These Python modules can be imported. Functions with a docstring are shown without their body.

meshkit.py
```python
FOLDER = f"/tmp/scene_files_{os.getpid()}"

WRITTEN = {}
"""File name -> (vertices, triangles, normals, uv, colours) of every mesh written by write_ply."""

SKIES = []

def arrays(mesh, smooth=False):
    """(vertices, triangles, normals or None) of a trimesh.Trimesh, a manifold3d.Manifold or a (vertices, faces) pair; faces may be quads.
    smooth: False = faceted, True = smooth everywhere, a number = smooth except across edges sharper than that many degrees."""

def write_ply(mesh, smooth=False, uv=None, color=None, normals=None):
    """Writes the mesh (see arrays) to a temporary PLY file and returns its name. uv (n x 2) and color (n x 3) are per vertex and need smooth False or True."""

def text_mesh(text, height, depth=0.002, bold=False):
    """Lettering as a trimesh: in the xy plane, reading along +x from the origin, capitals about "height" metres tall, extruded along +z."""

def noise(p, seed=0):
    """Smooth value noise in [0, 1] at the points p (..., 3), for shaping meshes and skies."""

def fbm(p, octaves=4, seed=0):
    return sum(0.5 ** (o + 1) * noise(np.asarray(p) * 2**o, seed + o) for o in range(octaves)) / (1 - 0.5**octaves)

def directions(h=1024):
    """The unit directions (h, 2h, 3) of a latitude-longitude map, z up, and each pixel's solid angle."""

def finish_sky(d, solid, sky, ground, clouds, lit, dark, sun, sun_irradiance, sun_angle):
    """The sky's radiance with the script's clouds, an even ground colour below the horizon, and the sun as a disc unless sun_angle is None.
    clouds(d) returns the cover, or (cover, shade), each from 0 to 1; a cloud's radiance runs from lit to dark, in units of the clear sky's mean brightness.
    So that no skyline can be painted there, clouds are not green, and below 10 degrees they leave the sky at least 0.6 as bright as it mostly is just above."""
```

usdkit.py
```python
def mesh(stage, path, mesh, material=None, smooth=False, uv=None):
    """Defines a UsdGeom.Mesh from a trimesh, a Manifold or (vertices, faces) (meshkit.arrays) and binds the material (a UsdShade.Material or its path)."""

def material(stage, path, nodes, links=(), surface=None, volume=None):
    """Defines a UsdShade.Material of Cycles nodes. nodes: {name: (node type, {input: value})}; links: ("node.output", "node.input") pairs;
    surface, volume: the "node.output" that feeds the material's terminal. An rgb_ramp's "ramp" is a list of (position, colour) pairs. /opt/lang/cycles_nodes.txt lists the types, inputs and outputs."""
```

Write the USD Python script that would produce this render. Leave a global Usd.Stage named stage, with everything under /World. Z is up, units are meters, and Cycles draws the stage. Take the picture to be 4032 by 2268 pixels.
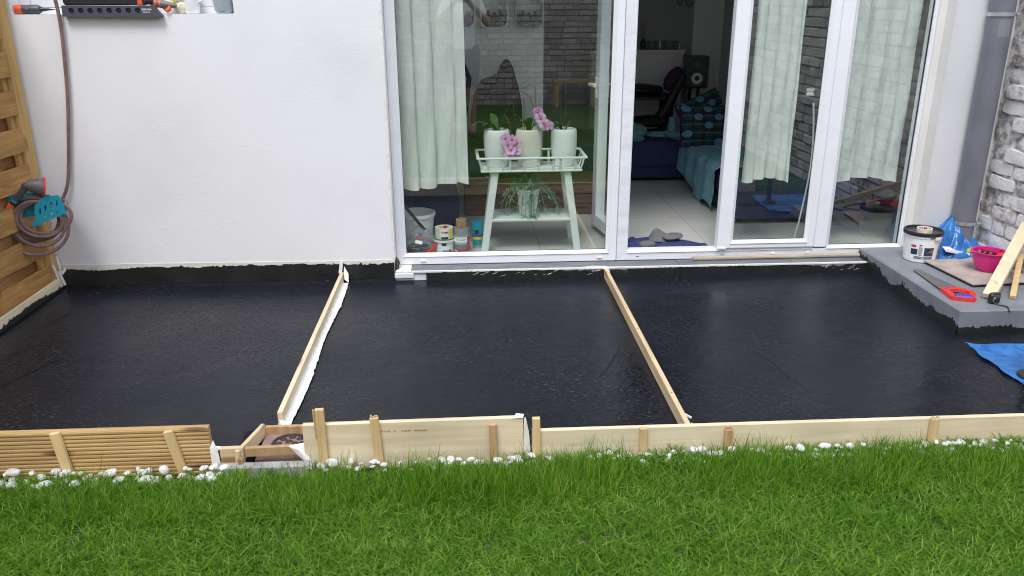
import math, random
import numpy as np
import trimesh, manifold3d, shapely
import shapely.geometry as sg
import usdkit, meshkit
from pxr import Usd, UsdGeom, UsdLux, UsdShade, Gf, Sdf, Vt

stage = Usd.Stage.CreateInMemory()
UsdGeom.SetStageUpAxis(stage, 'Z')
UsdGeom.SetStageMetersPerUnit(stage, 1.0)
UsdGeom.Xform.Define(stage, '/World')
UsdGeom.Scope.Define(stage, '/World/Looks')
rng = np.random.default_rng(7)
random.seed(7)
PI = math.pi

# ------------------------------------------------------------------ camera
PITCH, YAW, ROLL = np.radians([19.481, 3.121, -0.245])
cp, sp, cy, sy, cr, sr = np.cos(PITCH), np.sin(PITCH), np.cos(YAW), np.sin(YAW), np.cos(ROLL), np.sin(ROLL)
fwd = np.array([sy * cp, cy * cp, -sp]); rt = np.array([cy, -sy, 0.]); up = np.cross(rt, fwd)
rt, up = rt * cr + up * sr, -rt * sr + up * cr
cam = UsdGeom.Camera.Define(stage, '/World/camera')
cam.AddTransformOp().Set(Gf.Matrix4d(*rt, 0, *up, 0, *(-fwd), 0, 0, 0, 1.65, 1))
cam.CreateHorizontalApertureAttr(36.0)
cam.CreateVerticalApertureAttr(20.25)
cam.CreateFocalLengthAttr(36.0 * 3219 / 4032)
cam.CreateClippingRangeAttr((0.02, 1000.0))
cam.CreateExposureAttr(0.82)

# ------------------------------------------------------------------ sky and sun: bright overcast afternoon
SUN_EL, SUN_ROT = math.radians(60), math.radians(198)
dome = UsdLux.DomeLight.Define(stage, '/World/sky')
usdkit.material(stage, '/World/Looks/sky_overcast', {
    'sky': ('sky_texture', {'sky_type': 'single_scattering', 'sun_disc': False, 'sun_elevation': SUN_EL, 'sun_rotation': SUN_ROT, 'air_density': 1.0, 'aerosol_density': 2.0}),
    'tc': ('texture_coordinate', {}),
    'n': ('noise_texture', {'scale': 2.2, 'detail': 5.0, 'roughness': 0.55}),
    'cover': ('rgb_ramp', {'ramp': [(0.30, (0.55,) * 3), (0.62, (0.97,) * 3)]}),
    'lit': ('rgb_ramp', {'ramp': [(0.3, (5.7, 6.2, 7.5)), (0.7, (8.8, 9.15, 10.1))]}),
    'xyz': ('separate_xyz', {}), 'el': ('map_range', {'from_min': 0.0, 'from_max': 1.0, 'to_min': 0.50, 'to_max': 1.45, 'clamp': True}),
    'cie': ('mix_color', {'blend_type': 'multiply', 'fac': 1.0, 'use_clamp': False}),
    'mix': ('mix_color', {'use_clamp': False}),
    'bg': ('background_shader', {'strength': 0.10})},
    [('tc.generated', 'n.vector'), ('n.fac', 'cover.fac'), ('n.fac', 'lit.fac'), ('cover.color', 'mix.fac'),
     ('tc.generated', 'xyz.vector'), ('xyz.z', 'el.value'), ('lit.color', 'cie.a'), ('el.result', 'cie.b'), ('sky.color', 'mix.a'), ('cie.result', 'mix.b'), ('mix.result', 'bg.color')], surface='bg.background')
UsdShade.MaterialBindingAPI.Apply(dome.GetPrim()).Bind(UsdShade.Material.Get(stage, '/World/Looks/sky_overcast'))
sun = UsdLux.DistantLight.Define(stage, '/World/sun')
sun.CreateIntensityAttr(0.36); sun.CreateAngleAttr(22.0); sun.CreateNormalizeAttr(True)
sun.CreateColorAttr(Gf.Vec3f(1.0, 0.975, 0.94))
_sd = np.array([math.sin(SUN_ROT) * math.cos(SUN_EL), math.cos(SUN_ROT) * math.cos(SUN_EL), math.sin(SUN_EL)])
_z = _sd; _x = np.cross([0, 0, 1.], _z); _x /= np.linalg.norm(_x); _y = np.cross(_z, _x)
sun.AddTransformOp().Set(Gf.Matrix4d(*_x, 0, *_y, 0, *_z, 0, *(_sd * 30), 1))
for p_, l_, c_ in (('/World/sky', 'pale overcast sky above the garden', 'sky'), ('/World/sun', 'soft sun behind the overcast', 'sun')):
    q_ = stage.GetPrimAtPath(p_)
    q_.SetCustomDataByKey('label', l_); q_.SetCustomDataByKey('category', c_); q_.SetCustomDataByKey('kind', 'structure')

# ------------------------------------------------------------------ materials
MATS = {}
def plain(name, col, rough=0.5, metallic=0.0, **kw):
    if name not in MATS:
        MATS[name] = usdkit.material(stage, '/World/Looks/' + name, {'p': ('principled_bsdf', dict({'base_color': col, 'roughness': rough, 'metallic': metallic}, **kw))}, [], surface='p.BSDF')
    return MATS[name]

def noisy(name, stops, scale=8.0, stretch=(1, 1, 1), detail=4.0, rough=0.6, bump=0.0, bscale=60.0, bstretch=(1, 1, 1), bdist=0.004, rough2=None, distortion=0.0, bdetail=3.0, kind='fBM', **kw):
    """base colour from stretched noise in world space, bump from a second noise, optional roughness variation"""
    if name in MATS:
        return MATS[name]
    nodes = {'g': ('geometry', {}), 'm': ('mapping', {'scale': stretch}),
             'n': ('noise_texture', {'scale': scale, 'detail': detail, 'distortion': distortion}),
             'r': ('rgb_ramp', {'ramp': stops}),
             'p': ('principled_bsdf', dict({'roughness': rough}, **kw))}
    links = [('g.position', 'm.vector'), ('m.vector', 'n.vector'), ('n.fac', 'r.fac'), ('r.color', 'p.base_color')]
    if bump:
        nodes['mb'] = ('mapping', {'scale': bstretch})
        nodes['nb'] = ('noise_texture', {'scale': bscale, 'detail': bdetail, 'type': kind})
        nodes['b'] = ('bump', {'strength': bump, 'distance': bdist})
        links += [('g.position', 'mb.vector'), ('mb.vector', 'nb.vector'), ('nb.fac', 'b.height'), ('b.normal', 'p.normal')]
    if rough2:
        nodes['rr'] = ('map_range', {'from_min': 0.3, 'from_max': 0.7, 'to_min': rough, 'to_max': rough2})
        links += [('n.fac', 'rr.value'), ('rr.result', 'p.roughness')]
    MATS[name] = usdkit.material(stage, '/World/Looks/' + name, nodes, links, surface='p.BSDF')
    return MATS[name]

def wood(name, c1, c2, knot, axis='x', grain=34.0, rough=0.62, bump=0.25, knots=True, off=0.0):
    if name in MATS:
        return MATS[name]
    k = {'x': (0.045, 1, 1), 'y': (1, 0.045, 1), 'z': (1, 1, 0.045)}[axis]
    kk = {'x': (3.2, 14, 14), 'y': (14, 3.2, 14), 'z': (14, 14, 3.2)}[axis]
    nodes = {'g': ('geometry', {}), 'oi': ('geometry', {}),
             'm': ('mapping', {'scale': tuple(a * grain for a in k), 'location': (off, off * 1.7, off * 0.6)}),
             'n': ('noise_texture', {'scale': 1.0, 'detail': 5.0, 'roughness': 0.6, 'distortion': 0.8}),
             'r': ('rgb_ramp', {'ramp': [(0.3, c1), (0.5, tuple((a + b) / 2 for a, b in zip(c1, c2))), (0.68, c2)]}),
             'n2': ('noise_texture', {'scale': 3.0, 'detail': 3.0}),
             'v2': ('map_range', {'from_min': 0.3, 'from_max': 0.7, 'to_min': 0.86, 'to_max': 1.1}),
             'mul': ('mix_color', {'blend_type': 'multiply', 'fac': 1.0, 'use_clamp': False}),
             'mk': ('mapping', {'scale': kk, 'location': (off * 3, off, off * 2)}),
             'v': ('voronoi_texture', {'scale': 0.8, 'feature': 'f1'}),
             'rk': ('rgb_ramp', {'ramp': [(0.0, (1, 1, 1)), (0.10, (0.8, 0.8, 0.8)), (0.19, (0, 0, 0))]}),
             'mix': ('mix_color', {'b': knot}),
             'b': ('bump', {'strength': bump, 'distance': 0.002}),
             'p': ('principled_bsdf', {'roughness': rough, 'specular_ior_level': 0.3})}
    links = [('g.position', 'm.vector'), ('m.vector', 'n.vector'), ('n.fac', 'r.fac'), ('g.position', 'n2.vector'), ('n2.fac', 'v2.value'),
             ('r.color', 'mul.a'), ('v2.result', 'mul.b'), ('n.fac', 'b.height'), ('b.normal', 'p.normal')]
    if knots:
        links += [('g.position', 'mk.vector'), ('mk.vector', 'v.vector'), ('v.distance', 'rk.fac'), ('rk.color', 'mix.fac'), ('mul.result', 'mix.a'), ('mix.result', 'p.base_color')]
    else:
        links += [('mul.result', 'p.base_color')]
    MATS[name] = usdkit.material(stage, '/World/Looks/' + name, nodes, links, surface='p.BSDF')
    return MATS[name]

# rendered wall: white masonry paint over trowelled stucco
MATS['render_white'] = usdkit.material(stage, '/World/Looks/render_white', {
    'g': ('geometry', {}),
    'n': ('noise_texture', {'scale': 1.3, 'detail': 4.0}),
    'r': ('rgb_ramp', {'ramp': [(0.28, (0.715, 0.71, 0.715)), (0.5, (0.775, 0.773, 0.783)), (0.72, (0.80, 0.80, 0.812))]}),
    'm1': ('mapping', {'scale': (1, 1, 1.4)}),
    'n1': ('noise_texture', {'scale': 85.0, 'detail': 3.0, 'roughness': 0.6}),
    'n2': ('noise_texture', {'scale': 48.0, 'detail': 4.0, 'roughness': 0.6, 'distortion': 0.4}),
    'n3': ('noise_texture', {'scale': 4.0, 'detail': 2.0}),
    'gate': ('map_range', {'from_min': 0.40, 'from_max': 0.66, 'to_min': 0.35, 'to_max': 1.3, 'clamp': True}),
    'mg': ('math', {'math_type': 'multiply'}),
    'a': ('math', {'math_type': 'multiply_add', 'value2': 0.45}),
    'b': ('bump', {'strength': 0.24, 'distance': 0.004}),
    'p': ('principled_bsdf', {'roughness': 0.75, 'specular_ior_level': 0.25})},
    [('g.position', 'n.vector'), ('n.fac', 'r.fac'), ('r.color', 'p.base_color'), ('g.position', 'm1.vector'), ('m1.vector', 'n1.vector'), ('m1.vector', 'n2.vector'),
     ('g.position', 'n3.vector'), ('n3.fac', 'gate.value'), ('gate.result', 'mg.value1'), ('n2.fac', 'mg.value2'),
     ('n1.fac', 'a.value1'), ('mg.value', 'a.value3'), ('a.value', 'b.height'), ('b.normal', 'p.normal')], surface='p.BSDF')

# bitumen: black paint, glossy, short trowel flecks whose sky glints are painted into the colour
MATS['bitumen'] = usdkit.material(stage, '/World/Looks/bitumen', {
    'g': ('geometry', {}),
    'n': ('noise_texture', {'scale': 1.1, 'detail': 5.0, 'roughness': 0.6}),
    'r': ('rgb_ramp', {'ramp': [(0.3, (0.0030, 0.0034, 0.0052)), (0.7, (0.0058, 0.0072, 0.0120))]}),
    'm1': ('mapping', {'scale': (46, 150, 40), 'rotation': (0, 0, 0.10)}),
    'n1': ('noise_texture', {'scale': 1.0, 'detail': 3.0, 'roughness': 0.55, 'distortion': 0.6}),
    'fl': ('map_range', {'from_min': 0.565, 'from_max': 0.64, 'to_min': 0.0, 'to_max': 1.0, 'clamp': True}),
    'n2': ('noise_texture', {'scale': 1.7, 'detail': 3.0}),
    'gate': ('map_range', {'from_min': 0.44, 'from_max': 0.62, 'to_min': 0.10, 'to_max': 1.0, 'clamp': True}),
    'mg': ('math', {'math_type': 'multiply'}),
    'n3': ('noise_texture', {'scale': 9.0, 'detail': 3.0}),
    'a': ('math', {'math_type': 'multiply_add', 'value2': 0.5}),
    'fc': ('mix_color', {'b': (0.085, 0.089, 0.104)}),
    'b': ('bump', {'strength': 0.9, 'distance': 0.010}),
    'rr': ('map_range', {'from_min': 0.3, 'from_max': 0.7, 'to_min': 0.17, 'to_max': 0.50}),
    'p': ('principled_bsdf', {'specular_ior_level': 0.27})},
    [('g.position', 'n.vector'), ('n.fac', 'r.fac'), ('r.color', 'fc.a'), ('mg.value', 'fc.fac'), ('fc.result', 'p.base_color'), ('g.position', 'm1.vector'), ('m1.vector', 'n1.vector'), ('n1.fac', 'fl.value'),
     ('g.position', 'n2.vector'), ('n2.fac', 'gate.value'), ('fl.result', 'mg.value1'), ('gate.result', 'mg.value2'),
     ('g.position', 'n3.vector'), ('n3.fac', 'a.value1'), ('mg.value', 'a.value3'), ('a.value', 'b.height'), ('b.normal', 'p.normal'),
     ('n.fac', 'rr.value'), ('rr.result', 'p.roughness')], surface='p.BSDF')
noisy('bitumen_brushed', [(0.3, (0.008, 0.008, 0.008)), (0.7, (0.018, 0.018, 0.018))], scale=6, rough=0.45, bump=0.5, bscale=30, bstretch=(0.6, 0.6, 3), bdist=0.003)

MATS['glass_pane'] = usdkit.material(stage, '/World/Looks/glass_pane', {
    'lw': ('layer_weight', {'blend': 0.5}),
    'pw': ('math', {'math_type': 'power', 'value2': 4.0}),
    'ma': ('math', {'math_type': 'multiply_add', 'value2': 0.80, 'value3': 0.155}),
    't': ('transparent_bsdf', {'color': (0.93, 0.985, 0.95)}),
    'gl': ('glossy_bsdf', {'color': (0.97, 1.0, 0.98), 'roughness': 0.0}),
    'mix': ('mix_closure', {})},
    [('lw.facing', 'pw.value1'), ('pw.value', 'ma.value1'), ('ma.value', 'mix.fac'), ('t.BSDF', 'mix.closure1'), ('gl.BSDF', 'mix.closure2')], surface='mix.closure')
MATS['clear_plastic'] = usdkit.material(stage, '/World/Looks/clear_plastic', {
    't': ('transparent_bsdf', {'color': (0.86, 0.88, 0.9)}), 'gl': ('glossy_bsdf', {'roughness': 0.15}), 'd': ('diffuse_bsdf', {'color': (0.6, 0.62, 0.65)}),
    'lw': ('layer_weight', {'blend': 0.4}), 'm1': ('mix_closure', {'fac': 0.4}), 'mix': ('mix_closure', {})},
    [('gl.BSDF', 'm1.closure1'), ('d.BSDF', 'm1.closure2'), ('lw.facing', 'mix.fac'), ('t.BSDF', 'mix.closure1'), ('m1.closure', 'mix.closure2')], surface='mix.closure')

def vary(path, values):
    """one number per vertex, read by the materials as the tone of a blade or brick"""
    UsdGeom.PrimvarsAPI(stage.GetPrimAtPath(path)).CreatePrimvar('vary', Sdf.ValueTypeNames.FloatArray, 'vertex').Set(Vt.FloatArray.FromNumpy(np.asarray(values, np.float32)))

def leafy(name, stops, trans=0.35, rough=0.45, vary=True):
    """per-island random colour, mottled over the lawn by world noise, with light coming through"""
    nodes = {'g': ('geometry', {}), 'n': ('noise_texture', {'scale': 2.3, 'detail': 3.0}), 'va': ('attribute', {'attribute': 'vary'}), 'add': ('math', {'math_type': 'multiply_add', 'value2': 0.80}),
             'sc': ('math', {'math_type': 'multiply_add', 'value2': 0.40, 'value3': -0.14}),
             'r': ('rgb_ramp', {'ramp': stops}), 'p': ('principled_bsdf', {'roughness': rough, 'specular_ior_level': 0.35}), 't': ('translucent_bsdf', {}), 'mix': ('mix_closure', {'fac': trans})}
    links = [('g.position', 'n.vector'), ('n.fac', 'sc.value1'), ('va.fac', 'add.value1'), ('sc.value', 'add.value3'), ('add.value', 'r.fac'),
             ('r.color', 'p.base_color'), ('r.color', 't.color'), ('p.BSDF', 'mix.closure1'), ('t.BSDF', 'mix.closure2')]
    MATS[name] = usdkit.material(stage, '/World/Looks/' + name, nodes, links, surface='mix.closure')
    return MATS[name]
leafy('grass_blade', [(0.0, (0.02, 0.075, 0.003)), (0.3, (0.07, 0.20, 0.007)), (0.6, (0.155, 0.325, 0.018)), (0.88, (0.29, 0.43, 0.07)), (1.0, (0.40, 0.40, 0.16))], 0.45, 0.45)
leafy('grass_stalk', [(0.0, (0.06, 0.13, 0.02)), (0.6, (0.12, 0.19, 0.04)), (1.0, (0.22, 0.20, 0.08))])
leafy('orchid_leaf', [(0.0, (0.025, 0.07, 0.02)), (1.0, (0.05, 0.13, 0.03))], 0.15, 0.35)
leafy('trailing_leaf', [(0.0, (0.15, 0.30, 0.19)), (1.0, (0.28, 0.48, 0.30))], 0.2, 0.5)
leafy('orchid_petal', [(0.0, (0.50, 0.19, 0.47)), (0.5, (0.72, 0.42, 0.69)), (1.0, (0.86, 0.66, 0.84))], 0.3, 0.5)

def bricky(name, stops, bump=0.8):
    nodes = {'g': ('geometry', {}), 'n': ('noise_texture', {'scale': 27.0, 'detail': 6.0, 'roughness': 0.65}), 'va': ('attribute', {'attribute': 'vary'}), 'add': ('math', {'math_type': 'multiply_add', 'value2': 0.42}),
             'sc': ('math', {'math_type': 'multiply_add', 'value2': 0.95, 'value3': -0.22}),
             'r': ('rgb_ramp', {'ramp': stops}), 'nb': ('noise_texture', {'scale': 55.0, 'detail': 5.0, 'roughness': 0.65}), 'b': ('bump', {'strength': bump, 'distance': 0.008}),
             'p': ('principled_bsdf', {'roughness': 0.9, 'specular_ior_level': 0.15})}
    links = [('g.position', 'n.vector'), ('n.fac', 'sc.value1'), ('va.fac', 'add.value1'), ('sc.value', 'add.value3'), ('add.value', 'r.fac'), ('r.color', 'p.base_color'),
             ('g.position', 'nb.vector'), ('nb.fac', 'b.height'), ('b.normal', 'p.normal')]
    MATS[name] = usdkit.material(stage, '/World/Looks/' + name, nodes, links, surface='p.BSDF')
    return MATS[name]
bricky('brick_whitewashed', [(0.0, (0.17, 0.135, 0.125)), (0.24, (0.36, 0.31, 0.295)), (0.36, (0.60, 0.565, 0.55)), (0.5, (0.75, 0.735, 0.725)), (1.0, (0.84, 0.83, 0.82))], 0.9)
bricky('brick_old', [(0.0, (0.15, 0.11, 0.095)), (0.35, (0.33, 0.26, 0.23)), (0.7, (0.50, 0.45, 0.43)), (1.0, (0.68, 0.66, 0.64))])
noisy('mortar', [(0.32, (0.20, 0.18, 0.165)), (0.48, (0.46, 0.44, 0.42)), (0.6, (0.72, 0.71, 0.70))], scale=20, rough=0.95, bump=0.8, bscale=60, bdist=0.006)  # darker than the whitewash: shadow in the joints is put into the colour
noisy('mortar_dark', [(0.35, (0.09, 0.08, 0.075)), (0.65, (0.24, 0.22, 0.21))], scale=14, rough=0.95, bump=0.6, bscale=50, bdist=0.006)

WP = ((0.50, 0.375, 0.215), (0.68, 0.535, 0.34), (0.22, 0.12, 0.05))
for ax in 'xyz':
    wood('pine_' + ax, *WP, axis=ax)
WH = ((0.60, 0.49, 0.32), (0.73, 0.63, 0.45), (0.26, 0.15, 0.07))
wood('pine_pale_x', *WH, axis='x', off=3.1); wood('pine_pale_y', *WH, axis='y', off=1.3); wood('pine_pale_z', *WH, axis='z', off=5.1)
wood('treated_z', (0.42, 0.25, 0.085), (0.58, 0.375, 0.155), (0.16, 0.07, 0.02), axis='z')
wood('treated_y', (0.27, 0.138, 0.042), (0.48, 0.265, 0.088), (0.13, 0.06, 0.02), axis='y', off=2.0)
wood('treated_y2', (0.20, 0.10, 0.032), (0.34, 0.18, 0.06), (0.11, 0.05, 0.02), axis='y', off=7.0)  # darker copy for rear slats, shade of their recess put into the colour
wood('decking_x', (0.33, 0.20, 0.075), (0.53, 0.36, 0.16), (0.09, 0.045, 0.02), axis='x', off=1.0)
wood('stake_z', (0.50, 0.35, 0.16), (0.66, 0.49, 0.26), (0.3, 0.18, 0.08), axis='z', off=4.0, knots=False)
wood('stake_old_z', (0.34, 0.20, 0.095), (0.50, 0.33, 0.17), (0.1, 0.06, 0.03), axis='z', off=6.0)
wood('pole_x', (0.30, 0.24, 0.17), (0.50, 0.43, 0.33), (0.12, 0.09, 0.06), axis='x', grain=60, off=8.0)
wood('bench_x', (0.085, 0.045, 0.025), (0.16, 0.09, 0.05), (0.04, 0.02, 0.01), axis='x', off=3.0)

noisy('upvc', [(0.3, (0.79, 0.80, 0.825)), (0.6, (0.815, 0.825, 0.85))], scale=5, rough=0.27, stretch=(1, 1, 1.5), rough2=0.38)
plain('bitumen_crack', (0.002, 0.002, 0.003), 0.9)
plain('upvc_seam', (0.25, 0.25, 0.27), 0.5)
noisy('upvc_grubby', [(0.35, (0.70, 0.71, 0.74)), (0.6, (0.79, 0.80, 0.83))], scale=7, rough=0.32, stretch=(1, 1, 3))
noisy('primer_cream', [(0.3, (0.62, 0.59, 0.53)), (0.7, (0.76, 0.74, 0.68))], scale=18, stretch=(0.4, 1, 2), rough=0.7, bump=0.4, bscale=60)
noisy('tape_white', [(0.3, (0.70, 0.68, 0.63)), (0.7, (0.83, 0.82, 0.79))], scale=25, rough=0.6, bump=0.4, bscale=50)
noisy('sill_slate', [(0.3, (0.12, 0.127, 0.145)), (0.7, (0.19, 0.198, 0.22))], scale=9, stretch=(0.6, 2, 2), rough=0.6, specular_ior_level=0.3, bump=0.3, bscale=25, bstretch=(0.5, 2, 2))
noisy('plinth_grey', [(0.25, (0.15, 0.16, 0.18)), (0.5, (0.20, 0.212, 0.238)), (0.75, (0.25, 0.262, 0.288))], scale=5, detail=6, rough=0.55, bump=0.25, bscale=40, rough2=0.4)
noisy('column_paint', [(0.3, (0.66, 0.64, 0.61)), (0.7, (0.74, 0.725, 0.70))], scale=3, rough=0.7, bump=0.25, bscale=70)
noisy('column_grey', [(0.3, (0.60, 0.60, 0.61)), (0.7, (0.68, 0.68, 0.69))], scale=3, stretch=(1, 1, 0.5), rough=0.65, bump=0.2, bscale=70)
noisy('pipe_grey', [(0.3, (0.135, 0.137, 0.165)), (0.7, (0.18, 0.182, 0.21))], scale=5, rough=0.38, rough2=0.55, bump=0.1, bscale=30)
plain('galvanised', (0.62, 0.63, 0.64), 0.35, 0.9)
plain('black_plastic', (0.018, 0.018, 0.02), 0.35)
plain('dark_grey_plastic', (0.066, 0.07, 0.088), 0.42)
plain('mid_grey_plastic', (0.12, 0.115, 0.12), 0.45)
plain('orange_plastic', (0.72, 0.10, 0.03), 0.4)
plain('pale_grey_plastic', (0.45, 0.44, 0.43), 0.5)
plain('turquoise_plastic', (0.015, 0.30, 0.40), 0.4)
plain('turquoise_shade', (0.006, 0.05, 0.08), 0.6)
plain('white_plastic', (0.80, 0.80, 0.80), 0.35)
plain('red_plastic', (0.66, 0.035, 0.03), 0.38)
plain('blue_grip', (0.035, 0.045, 0.36), 0.5)
plain('pink_plastic', (0.62, 0.02, 0.20), 0.3)
plain('dark_red_stain', (0.10, 0.006, 0.01), 0.35)
plain('yellow_plastic', (0.70, 0.58, 0.02), 0.5)
plain('lime_yellow', (0.42, 0.42, 0.02), 0.55)
plain('steel', (0.42, 0.41, 0.40), 0.32, 0.85)
plain('saw_steel', (0.20, 0.19, 0.18), 0.38, 0.5)
plain('gasket', (0.05, 0.055, 0.055), 0.6)
plain('paper_white', (0.82, 0.82, 0.80), 0.6)
plain('print_navy', (0.02, 0.03, 0.06), 0.5)
plain('print_red', (0.50, 0.03, 0.04), 0.5)
plain('print_blue', (0.03, 0.11, 0.42), 0.5)
plain('print_slate', (0.16, 0.19, 0.21), 0.5)
plain('print_green', (0.02, 0.13, 0.10), 0.5)
plain('print_text', (0.10, 0.10, 0.11), 0.6)
plain('print_yellow', (0.75, 0.60, 0.02), 0.5)
plain('tin_grey', (0.38, 0.43, 0.46), 0.4)
plain('tape_cream', (0.66, 0.60, 0.48), 0.6)
plain('tape_silver', (0.28, 0.29, 0.30), 0.45)
noisy('cardboard', [(0.3, (0.30, 0.17, 0.08)), (0.7, (0.40, 0.25, 0.13))], scale=30, rough=0.8)
noisy('photo_ground', [(0.35, (0.05, 0.06, 0.02)), (0.5, (0.13, 0.11, 0.06)), (0.65, (0.22, 0.18, 0.12))], scale=45, rough=0.5)
noisy('hardboard', [(0.3, (0.32, 0.265, 0.235)), (0.7, (0.44, 0.375, 0.335))], scale=12, detail=6, rough=0.75, bump=0.15, bscale=60)
MATS['blue_film'] = usdkit.material(stage, '/World/Looks/blue_film', {
    'g': ('geometry', {}), 'n': ('noise_texture', {'scale': 14.0, 'detail': 4.0}), 'r': ('rgb_ramp', {'ramp': [(0.3, (0.02, 0.12, 0.42)), (0.7, (0.06, 0.27, 0.66))]}),
    'nb': ('noise_texture', {'scale': 26.0, 'detail': 4.0, 'type': 'ridged_multifractal'}), 'b': ('bump', {'strength': 0.45, 'distance': 0.006}),
    'p': ('principled_bsdf', {'roughness': 0.28, 'specular_ior_level': 0.6}), 't': ('translucent_bsdf', {}), 'mix': ('mix_closure', {'fac': 0.25})},
    [('g.position', 'n.vector'), ('n.fac', 'r.fac'), ('r.color', 'p.base_color'), ('r.color', 't.color'), ('g.position', 'nb.vector'), ('nb.fac', 'b.height'), ('b.normal', 'p.normal'),
     ('p.BSDF', 'mix.closure1'), ('t.BSDF', 'mix.closure2')], surface='mix.closure')
MATS['curtain_linen'] = usdkit.material(stage, '/World/Looks/curtain_linen', {
    'g': ('geometry', {}), 'm': ('mapping', {'scale': (60, 60, 12)}), 'n': ('noise_texture', {'scale': 1.0, 'detail': 4.0}), 'r': ('rgb_ramp', {'ramp': [(0.3, (0.82, 0.84, 0.81)), (0.7, (0.90, 0.91, 0.88))]}),
    'nb': ('noise_texture', {'scale': 22.0, 'detail': 5.0}), 'b': ('bump', {'strength': 0.5, 'distance': 0.006}),
    'p': ('principled_bsdf', {'roughness': 0.9, 'specular_ior_level': 0.1}), 't': ('translucent_bsdf', {}), 'mix': ('mix_closure', {'fac': 0.3})},
    [('g.position', 'm.vector'), ('m.vector', 'n.vector'), ('n.fac', 'r.fac'), ('r.color', 'p.base_color'), ('r.color', 't.color'), ('g.position', 'nb.vector'), ('nb.fac', 'b.height'), ('b.normal', 'p.normal'),
     ('p.BSDF', 'mix.closure1'), ('t.BSDF', 'mix.closure2')], surface='mix.closure')
noisy('hose_rubber', [(0.40, (0.15, 0.115, 0.11)), (0.60, (0.21, 0.155, 0.145))], scale=20, rough=0.5)
plain('hose_stripe', (0.34, 0.075, 0.065), 0.5)
noisy('pebble_white', [(0.3, (0.42, 0.41, 0.385)), (0.5, (0.62, 0.61, 0.595)), (0.7, (0.76, 0.755, 0.745))], scale=28, rough=0.7, bump=0.4, bscale=90)
noisy('soil', [(0.3, (0.025, 0.022, 0.012)), (0.7, (0.06, 0.055, 0.025))], scale=10, rough=0.95, bump=0.6, bscale=40, bdist=0.01)
noisy('drain_clay', [(0.3, (0.17, 0.095, 0.08)), (0.7, (0.30, 0.19, 0.165))], scale=14, rough=0.8, bump=0.3)
plain('drain_iron', (0.03, 0.026, 0.024), 0.7)
noisy('concrete_raw', [(0.3, (0.22, 0.22, 0.20)), (0.7, (0.36, 0.36, 0.34))], scale=18, rough=0.9, bump=0.5)
noisy('floor_tile', [(0.3, (0.50, 0.50, 0.47)), (0.7, (0.56, 0.56, 0.53))], scale=3, rough=0.32)
plain('floor_grout', (0.20, 0.20, 0.19), 0.8)
plain('room_white', (0.86, 0.86, 0.84), 0.8)
plain('room_grey', (0.52, 0.53, 0.52), 0.8)
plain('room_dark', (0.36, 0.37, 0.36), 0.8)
plain('pipe_patch', (0.215, 0.22, 0.245), 0.5)
noisy('sofa_navy', [(0.3, (0.020, 0.027, 0.085)), (0.7, (0.034, 0.043, 0.12))], scale=40, rough=0.9, bump=0.3, bscale=150, bdist=0.002)
noisy('navy_cloth', [(0.3, (0.020, 0.030, 0.10)), (0.7, (0.040, 0.055, 0.16))], scale=20, rough=0.9, bump=0.5, bscale=60, bdist=0.004)
noisy('grey_cloth', [(0.3, (0.10, 0.105, 0.11)), (0.7, (0.15, 0.155, 0.16))], scale=20, rough=0.9)
noisy('teal_fleece', [(0.3, (0.13, 0.28, 0.37)), (0.7, (0.20, 0.40, 0.50))], scale=16, rough=0.95, bump=0.5, bscale=50, bdist=0.006)
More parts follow.
